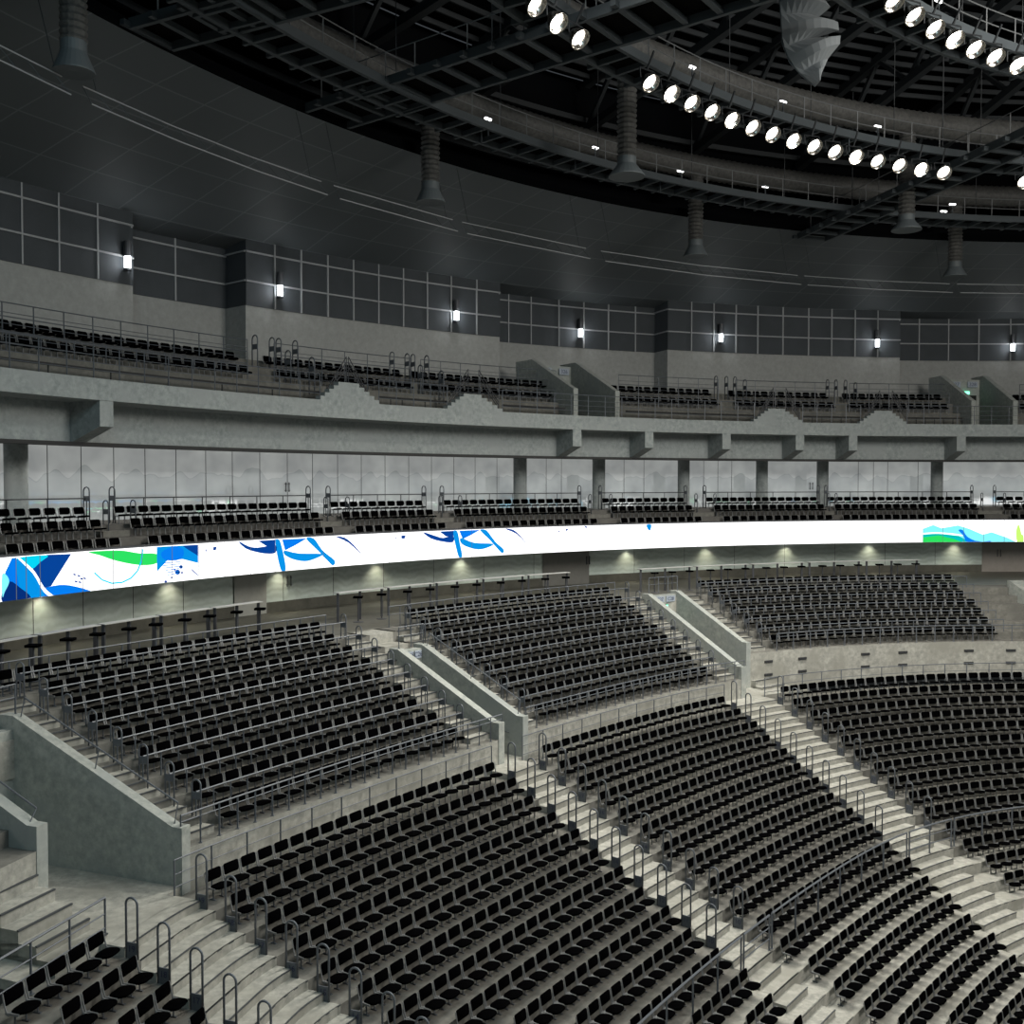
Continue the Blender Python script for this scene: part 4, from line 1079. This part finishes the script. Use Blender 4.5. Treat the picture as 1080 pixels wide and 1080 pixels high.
ME_STOOL = (m0.mesh('seat', M['black']), m1_.mesh('pole', M['steel2']), m2_.mesh('base', M['steel2']))
counter(-40, 275, 45.4, 5, 'left')
counter(352, 601, 45.2, 5, 'middle')
counter(672, 972, 44.7, 5, 'right')
# downlights in the concourse soffit
for k, px in enumerate((47, 183, 298, 401, 490, 665, 748, 832, 920, 1010)):
    t = col_theta(px, 49.15); q = cpt(t, 49.15, LEDB-.02); e = empty('downlight', q, f'small round downlight in the soffit under the ribbon screen, {ordn(k)} from the left', 'lamp', 'concourse downlights')
    mb = MB(); mb.lathe([(.0, 0.0), (.07, 0.0)], 10); mb.obj('lens', M['lampglow'], e); mb = MB(); mb.lathe([(.07, .01), (.09, -.01), (.1, .02)], 10); mb.obj('trim_ring', M['steel2'], e)
    l = bpy.data.lights.new('downlight_beam', 'SPOT'); l.energy = 60; l.spot_size = math.radians(110); l.spot_blend = 1; l.color = (1, .93, .72); l.shadow_soft_size = .05
    o = bpy.data.objects.new('downlight_beam', l); C.objects.link(o); o.parent = e; o.location = (0, 0, -.05)
for k, px in enumerate((-12, 60, 150, 245, 340, 430, 512, 590, 675, 760, 836, 925, 1040)):
    t = col_theta(px, 51.0); q = cpt(t, 51.0, 1.30); e = empty('downlight', q, f'recessed downlight above the mid tier walkway, {ordn(k)} from the left', 'lamp', 'mid tier downlights')
    mb = MB(); mb.lathe([(.0, 0.0), (.08, 0.0)], 10); mb.obj('lens', M['lampglow'], e); mb = MB(); mb.lathe([(.08, .01), (.1, -.01), (.11, .02)], 10); mb.obj('trim_ring', M['steel2'], e)
    l = bpy.data.lights.new('downlight_beam', 'SPOT'); l.energy = 110; l.spot_size = math.radians(140); l.spot_blend = 1; l.color = (1, .97, .9); l.shadow_soft_size = .1
    o = bpy.data.objects.new('downlight_beam', l); C.objects.link(o); o.parent = e; o.location = (0, 0, -.05)
# doors in the concourse walls: pairs of pull handles
def handles(px, R, z, lab):
    t = col_theta(px, R); q = cpt(t, R-.08, z); e = empty('pull_handles', q, lab, 'door handle', 'pull handles', t+PI/2)
    for sx in (-.09, .09):
        mb = MB(); mb.bar((sx, 0, -.22), (sx, 0, .22), .035); mb.box(sx-.015, sx+.015, -.06, .06, -.16, -.13); mb.box(sx-.015, sx+.015, -.06, .06, .13, .16); mb.obj('handle', M['steel2'], e)
handles(303, 49.5, -4.0, 'pair of dark pull handles on the concourse wall left of the middle counters')
handles(619.5, 49.5, -4.0, 'dark pull handles on the concourse wall right of the middle counters')
handles(1054, 49.5, -4.1, 'pair of dark pull handles on the far right concourse door')
handles(302, 53.0, -.2, 'pair of dark pull handles on the mid tier glazing, left')
handles(855, 53.0, -.2, 'pair of dark pull handles on the mid tier glazing, right')
# door leaves
for px0, px1, nm, col in ((247, 281, 'door_3', (0.34, 0.34, 0.31)), (1037, 1100, 'door_4', (0.26, 0.235, 0.21)), (573, 622, 'door_5', (0.17, 0.165, 0.15))):
    a, b = col_theta(px0, 49.4), col_theta(px1, 49.4)
    sweep(nm, lambda u, o, z: cpt(u, o, z), np.linspace(a, b, 5), [(49.44, CONF), (49.44, LEDB)], noisy(nm+'_panel', col, tuple(c*1.15 for c in col), 3, .4), **ST)
# ventilation grilles in the wall below the right raised block
def face_pt(px, z):
    best = min(lrange(8, 42, .05), key=lambda s: abs(view(*lpt(s, F4, z))[0]-px)); return best
ng = 0
for px, zt_ in ((810, 0), (846, 0), (912.7, 0), (951.9, 0), (1021.5, 0), (1066, 0)):
    s = face_pt(px, -7.7)
    for dz, nm in ((-7.62, 'upper'), (-8.18, 'lower')):
        q = lpt(s, F4-.02, dz); e = empty('wall_grille', q, f'dark wall grille under the right raised block, {nm} one, {ordn(ng)} from left', 'grille', 'wall grilles', lang(s))
        mb = MB(); mb.box(-.22, .22, -.02, .02, -.05, .05); mb.obj('frame', M['dark'], e)
        mb = MB()
        for k in range(3): mb.box(-.2, .2, -.03, -.02, -.035+.03*k, -.02+.03*k)
        mb.obj('slats', M['steel2'], e)
    ng += 1

# ================================================================== WALL SCONCES
for k, px in enumerate((134, 295, 481, 612, 760, 925, 1068)):
    R = [53.4, 53.4, 53.4, 54.9, 53.4, 53.4, 54.9][k]; t = col_theta(px, R-.2, 8); q = cpt(t, R-.24, 8.3)
    e = empty('wall_sconce', q, f'cylindrical wall lamp, dark top and glowing lower glass, {ordn(k)} from the left', 'lamp', 'upper wall lamps')
    mb = MB(); mb.lathe([(0, .0), (.125, .0), (.125, .46), (0, .46)], 14); mb.obj('glass', M['sconceglow'], e)
    mb = MB(); mb.lathe([(0, .46), (.15, .46), (.15, 1.05), (0, 1.05)], 14); mb.obj('housing', M['steel2'], e)
    mb = MB(); mb.lathe([(0, -.08), (.15, -.08), (.15, 0), (0, 0)], 14); mb.obj('bottom_cap', M['steel2'], e)
    mb = MB(); a, b = Vector(cpt(t, .10, 0)), 0; d = Vector((math.cos(t), math.sin(t), 0)); mb.bar(d*.02+Vector((0, 0, .8)), d*.22+Vector((0, 0, .8)), .06); mb.bar(d*.14+Vector((0, 0, -.05)), d*.14+Vector((0, 0, 1.0)), .05); mb.obj('bracket', M['steel2'], e)
    l = bpy.data.lights.new('sconce_glow', 'POINT'); l.energy = 34; l.shadow_soft_size = .1; l.color = (.95, .98, 1)
    o = bpy.data.objects.new('sconce_glow', l); C.objects.link(o); o.parent = e; o.location = -d*.22+Vector((0, 0, .25))

# ================================================================== ROOF: trusses, catwalks, ducts, lamps
# radial girders
tr = 0
for k, deg in enumerate(range(84, 180, 8)):
    t = math.radians(deg); base = Vector(cpt(t, 45, 17)); e = empty('roof_truss', base, f'dark steel roof truss running to the arena centre, {ordn(k)} from the right', 'truss', 'roof trusses')
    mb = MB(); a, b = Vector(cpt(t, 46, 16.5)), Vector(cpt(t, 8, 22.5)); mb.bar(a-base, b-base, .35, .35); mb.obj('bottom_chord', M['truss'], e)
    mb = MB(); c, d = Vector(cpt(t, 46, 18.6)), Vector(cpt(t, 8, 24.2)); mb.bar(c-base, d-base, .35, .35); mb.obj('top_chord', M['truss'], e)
    mb = MB(); n = 9
    for j in range(n):
        p = a.lerp(b, j/n); q = c.lerp(d, (j+.5)/n); r_ = a.lerp(b, (j+1)/n); mb.bar(p-base, q-base, .18); mb.bar(q-base, r_-base, .18)
    mb.obj('web_members', M['truss'], e)
# purlins between
mp_ = MB()
for j, R in enumerate(np.arange(12, 46, 0.8)):
    z = 24.0-(R-12)*.155
    if j % 8 == 7: continue
    for a in range(84, 178, 4): mp_.bar(cpt(math.radians(a), R, z), cpt(math.radians(a+4), R, z), .09, .22)
tag(mp_.obj('roof_purlins', M['truss']), 'close set of dark curved purlins under the black roof deck', 'purlins', kind='stuff')
# fascia strips on the inner edge above the soffit
for k, (R, z) in enumerate(((45.6, 14.3), (45.9, 15.6), (46.1, 17.0))):
    sweep('ceiling_edge_girder', lambda u, o, zz: cpt(u, R+o, z+zz), VIS, [(0, -.12), (.2, -.12), (.2, .12), (0, .12)], M['truss'], close=True, **ST)
def ring_catwalk(R0, R1, z, a0, a1, name, label, rail_inner=True, bars=True):
    base = Vector(cpt(math.radians((a0+a1)/2), R0, z)); e = empty(name, base, label, 'catwalk')
    us = np.radians(np.linspace(a0, a1, 60)); f = lambda u, o, zz: Vector(cpt(u, o, z+zz))-base
    for R in (R0, R1):
        sweep('side_beam', f, us, [(R-.07, -.14), (R+.07, -.14), (R+.07, .14), (R-.07, .14)], M['cat'], e, close=True)
    sweep('grating', f, us, [(R0+.07, .10), (R1-.07, .10)], M['grate'], e)
    mb = MB(); n = min(98, int(math.radians(a1-a0)*R0/.95))
    for j in range(n):
        u = math.radians(a0)+(math.radians(a1-a0))*j/n; d = .055/R0
        mb.hexa([f(u-d, R0, -.13), f(u+d, R0, -.13), f(u+d, R1+.35, -.13), f(u-d, R1+.35, -.13), f(u-d, R0, .05), f(u+d, R0, .05), f(u+d, R1+.35, .05), f(u-d, R1+.35, .05)])
        mb.obj('cross_bar', M['cat'], e); mb = MB()
    for R in ((R0,) if rail_inner else (R0, R1)):
        mb = MB()
        for hh in (.95, .5): mb.tube([f(u, R, hh) for u in us], .022, 4)
        for j in range(n*2//3):
            u = math.radians(a0)+math.radians(a1-a0)*j/(n*2//3); mb.bar(f(u, R, .1), f(u, R, .95), .035)
        mb.obj('railing', M['dimwire'], e)
    # hangers
    mb = MB()
    for j in range(0, 60, 5): mb = MB(); mb.bar(f(us[j], (R0+R1)/2, .1), f(us[j], (R0+R1)/2, 5.0), .025); mb.obj('hanger_rod', M['truss'], e)
    return e
ring_catwalk(40.4, 41.7, 12.85, 84, 172, 'ring_catwalk', 'outer ring catwalk of dark steel with grating, nearest the soffit')
ring_catwalk(33.6, 34.9, 13.35, 84, 172, 'ring_catwalk', 'middle ring catwalk carrying the long curve of floodlights')
ring_catwalk(26.7, 28.0, 14.1, 84, 160, 'ring_catwalk', 'inner ring catwalk at the upper right with floodlights')
def radial_catwalk(deg, R0, R1, z0, z1, w, label):
    t = math.radians(deg); base = Vector(cpt(t, R1, z1)); e = empty('radial_catwalk', base, label, 'catwalk')
    ux = Vector((math.cos(t), math.sin(t), 0)); uy = Vector((-math.sin(t), math.cos(t), 0)); c = Vector((CX, CY, ZC))
    p = lambda R, s, h=0: c+ux*R+uy*s+Vector((0, 0, z0+(z1-z0)*(R-R0)/(R1-R0)+h))-base
    for s in (-w/2, w/2):
        mb = MB(); mb.bar(p(R0, s), p(R1, s), .14, .30); mb.obj('side_beam', M['cat'], e)
    mb = MB(); mb.add([p(R0, -w/2, .1), p(R0, w/2, .1), p(R1, w/2, .1), p(R1, -w/2, .1)], [(0, 1, 2, 3)]); mb.obj('grating', M['grate'], e)
    mb = MB(); n = int((R1-R0)/1.05)
    for j in range(n+1): R = R0+(R1-R0)*j/n; mb = MB(); mb.bar(p(R, -w/2, -.04), p(R, w/2+.3, -.04), .16, .16); mb.obj('cross_bar', M['cat'], e)
    for s in (-w/2, w/2):
        mb = MB(); mb.tube([p(R0, s, .95), p(R1, s, .95)], .022, 4)
        for j in range(0, n+1, 2): R = R0+(R1-R0)*j/n; mb.bar(p(R, s, 0), p(R, s, .95), .035)
        mb.obj('railing', M['dimwire'], e)
    mb = MB()
    for R in np.arange(R0+3, R1, 6): mb = MB(); mb.bar(p(R, 0, 0), p(R, 0, 6), .04); mb.obj('hanger_rod', M['truss'], e)
radial_catwalk(153.6, 20, 44.2, 13.1, 12.9, 1.6, 'radial catwalk at the upper left, dark steel over the soffit edge')
radial_catwalk(143.7, 16, 44.6, 13.2, 12.9, 2.0, 'wide radial catwalk crossing the roof left of the floodlight curve')
radial_catwalk(108.5, 20, 44.2, 13.4, 12.4, 1.6, 'radial catwalk at the right, ending over the soffit edge')
# ducts (ribbed)
def ribbed(pts, r, amp, n=12):
    mb = MB(); P = []; rr = []
    for i, p in enumerate(pts): P.append(p); rr.append(r+(amp if i % 2 else -amp))
    mb.tube(P, rr, n); return mb
def ring_duct(R, z, r, a0, a1, label):
    base = Vector(cpt(math.radians((a0+a1)/2), R, z)); m_ = int(math.radians(a1-a0)*R/.16)
    mb = ribbed([Vector(cpt(math.radians(a0+(a1-a0)*j/m_), R, z))-base for j in range(m_+1)], r, .022, 16)
    o = mb.obj('ventilation_duct', M['duct'], loc=base, smooth=True); tag(o, label, 'duct', 'ring ducts')
ring_duct(43.2, 14.75, .52, 84, 172, 'outer ring of thick ribbed ventilation duct above the outer catwalk')
ring_duct(36.9, 15.7, .54, 84, 172, 'inner ring of thick ribbed ventilation duct above the floodlight curve')
def drop(px, R, zb, zt_, rp, rc, hc, label):
    t = col_theta(px, R, zb); q = Vector(cpt(t, R, zb)); e = empty('air_diffuser', q, label, 'air diffuser', 'hanging air diffusers')
    mb = ribbed([Vector((0, 0, hc+.1+j*.09)) for j in range(int((zt_-zb-hc)/.09))], rp, .03, 14); mb.obj('drop_pipe', M['duct'], e)
    hc *= .8; mb = MB(); mb.lathe([(rp*1.0, hc+.3), (rp*1.02, hc), (rc*.985, .05), (rc, .03), (rc, 0), (rc*.93, 0), (rc*.6, .02), (.0, .04)], 24); mb.obj('cone', M['cone'], e, smooth=False)
drop(78, 43.3, 10.35, 14.5, .32, .52, .62, 'ribbed drop pipe with pale cone outlet at the far left, before the soffit')
drop(454, 43.3, 10.6, 14.5, .34, .56, .6, 'ribbed drop pipe with cone outlet hanging left of the picture centre')
drop(733.5, 43.3, 10.6, 14.5, .34, .58, .6, 'ribbed drop pipe with cone outlet under the floodlight curve')
drop(1007, 43.3, 10.6, 14.5, .34, .6, .6, 'rightmost ribbed drop pipe with cone outlet')
drop(326, 36.9, 11.9, 15.6, .42, .86, .62, 'large pale cone outlet at the top edge, seen from below')
drop(661, 36.9, 11.05, 15.5, .34, .66, .55, 'ribbed drop pipe with tilted cone just left of the floodlight curve')
drop(956, 36.9, 11.05, 15.5, .34, .64, .5, 'ribbed drop pipe with cone below the right end of the floodlight curve')
# floodlights
refl = MB(); refl.lathe([(.0, -.30), (.10, -.30), (.13, -.24), (.17, -.20), (.24, -.08), (.285, .06), (.30, .10), (.30, .12), (.275, .11), (.22, -.03), (.16, -.13), (.13, -.16)], 24)
lens = MB(); lens.lathe([(.0, .0), (.10, -.01), (.155, -.04), (.175, -.09)], 20)
yoke = MB(); yoke.bar((-.32, 0, -.1), (-.32, .2, -.36), .03); yoke.bar((.32, 0, -.1), (.32, .2, -.36), .03); yoke.bar((-.32, .2, -.36), (.32, .2, -.36), .035); yoke.bar((0, .2, -.36), (0, .75, -.5), .05)
me_r, me_ln, me_y = refl.mesh('reflector', M['reflector'], True), lens.mesh('lens', M['lampglow'], True), yoke.mesh('yoke', M['truss'])
def flood(p, label, group, energy=0):
    e = empty('floodlight', p, label, 'floodlight', group)
    d = Vector((CX-9-p[0], CY+2-p[1], ZC-14-p[2])).normalized()
    e.rotation_mode = 'QUATERNION'; e.rotation_quaternion = d.to_track_quat('Z', 'Y')
    link('reflector', me_r, e); link('lens', me_ln, e); link('yoke', me_y, e)
    if energy:
        l = bpy.data.lights.new('floodlight_beam', 'SPOT'); l.energy = energy; l.spot_size = math.radians(150); l.spot_blend = .8; l.shadow_soft_size = .18; l.color = (1, .97, .88)
        o = bpy.data.objects.new('floodlight_beam', l); C.objects.link(o); o.parent = e; o.location = (0, 0, .16); o.rotation_mode = 'QUATERNION'
        o.rotation_quaternion = e.rotation_quaternion.inverted() @ Vector((.12*(CX-p[0])/33, .12*(CY-p[1])/33, -1)).to_track_quat('-Z', 'Y')
k = 0
for px in (564, 587, 610, 685, 707, 728.5, 750, 771, 793, 814, 836, 858, 880, 902, 925, 948, 971, 995, 1080):
    t = col_theta(px, 33.0, 12.3); flood(cpt(t, 33.0, 12.32), f'round silver floodlight glowing white, {ordn(k)} from the left of the long curve', 'floodlights on the middle ring catwalk', 4200 if k % 3 == 1 else 0); k += 1
for k, px in enumerate((942, 963.5, 985, 1006, 1027.5, 1049, 1073)):
    t = col_theta(px, 26.2, 13.3); flood(cpt(t, 26.2, 13.3), f'round silver floodlight at the upper right corner, {ordn(k)} from the left', 'floodlights on the inner ring catwalk', 4000 if k == 3 else 0)
# small white work lights on the catwalk rails
wl = [(515, 125.5, 40.5), (508, 134, 41), (627, 156, 40.5), (606, 165.5, 41), (716, 180.5, 40.5), (695, 188, 41), (805, 197, 40.5), (783, 205, 41), (728, 71, 34), (823, 107.5, 34), (922, 133.5, 34), (892, 144, 33.6), (1001, 215.5, 40.5), (992, 223, 41), (984, 1, 27), (1078, 41, 27)]
for k, (px, py, R) in enumerate(wl):
    t, z = px_z(px, py, R); q = cpt(t, R, z); e = empty('work_light', q, f'tiny white strip light on a catwalk rail, {ordn(sorted(wl).index((px, py, R)))} from the left', 'lamp', 'catwalk work lights', t+PI/2)
    mb = MB(); mb.box(-.15, .15, -.04, .04, -.03, .03); mb.obj('tube', M['ledlamp'], e); mb = MB(); mb.box(-.17, .17, -.05, .05, .03, .06); mb.box(-.02, .02, -.02, .02, -.6, -.03); mb.obj('fixture', M['cat'], e)
# ladder trusses hung under the soffit
dsh = [(-60, 70), (92, 342), (355, 480), (490, 620), (636, 843), (850, 1003), (1011, 1150)]
for k, (pa, pb) in enumerate(dsh):
    R = 43.55; ta, tb = col_theta(max(pa, -50), R, 10), col_theta(min(pb, 1120), R, 10)
    base = Vector(cpt(ta, R, 10.1)); e = empty('lighting_ladder', base, f'straight two-wire lighting ladder hung below the soffit, {ordn(k)} from the left', 'lighting rail', 'lighting ladders')
    for (dR, z) in ((-.15, 9.82), (.15, 10.32)):
        a, b = Vector(cpt(ta, R+dR, z))-base, Vector(cpt(tb, R+dR, z))-base; mb = MB()
        # follow the ring for the long pieces
        m_ = max(1, int((pb-pa)/70)); mb.tube([Vector(cpt(ta+(tb-ta)*j/m_, R+dR, z))-base for j in range(m_+1)], .02, 5); mb.obj('rail', M['ladder'], e)
    mb = MB(); n = int(abs(tb-ta)*R/.7)
    for j in range(n+1):
        u = ta+(tb-ta)*j/n; mb.bar(Vector(cpt(u, R-.15, 9.82))-base, Vector(cpt(min(max(u+.006, tb), ta), R+.15, 10.32))-base, .012)
    mb.obj('rungs', M['cat'], e)
    mb = MB()
    for f in (.05, .95):
        u = ta+(tb-ta)*f; mb.bar(Vector(cpt(u, R+.15, 10.3))-base, Vector(cpt(u, R+.9, 12.9))-base, .015)
    mb.obj('hanger_wires', M['cat'], e)
# folded fabric canopy hanging in the roof
def canopy():
    Y = 30.0; s = Y/1080
    c = Vector(((850-540)*s, Y, ZC+(508.7-45)*s)); e = empty('folded_canopy', c, 'pale grey folded fabric canopy with scalloped lobes hanging in the roof', 'canopy')
    # left spine and right scalloped edge, px relative to (850, 45)
    spine = [(-22, -52), (-31, -38), (-29, -15), (-28, 5), (-20, 25), (-8, 38), (7, 50)]
    edge = [(4, -52), (20, -30), (12, -24), (29, -12), (31, 0), (22, 4), (24, 22), (13, 30), (7, 50)]
    lobes = [(-22, -52), (4, -50), (20, -30), (10, -22), (28, -14), (29, -6), (8, -1), (31, 0), (30, 8), (20, 20), (13, 34), (7, 50)]
    mb = MB(); Vv = []; F = []; n = len(lobes); m_ = 8
    for i in range(n):
        f = i/(n-1); x = f*(len(spine)-1); k = min(int(x), len(spine)-2); g = x-k
        sx = spine[k][0]*(1-g)+spine[k+1][0]*g; sy = spine[k][1]*(1-g)+spine[k+1][1]*g
        for j in range(m_+1):
            h = j/m_; px = sx+(lobes[i][0]-sx)*h; py = sy+(lobes[i][1]-sy)*h
            dep = -math.sin(PI*h*.8)*0.55*(1 if i % 3 else .45) + h*.25
            Vv.append((px*s, dep, -py*s))
    for i in range(n-1):
        for j in range(m_): a = i*(m_+1)+j; F.append((a, a+1, a+m_+2, a+m_+1))
    mb.add(Vv, F); o = mb.obj('fabric', M['fabric'], e, smooth=False)
    so = o.modifiers.new('thickness', 'SOLIDIFY'); so.thickness = .02
    mb = MB(); mb.tube([(spine[i][0]*s, .05, -spine[i][1]*s) for i in range(len(spine))], .025, 6); mb.obj('spine', M['cat'], e)
    mb = MB(); mb.bar((-.2, 0, 1.4), (-.2, 0, 4.5), .03); mb.bar((.35, 0, 1.2), (.35, 0, 4.5), .02); mb.obj('hanger', M['cat'], e)
canopy()
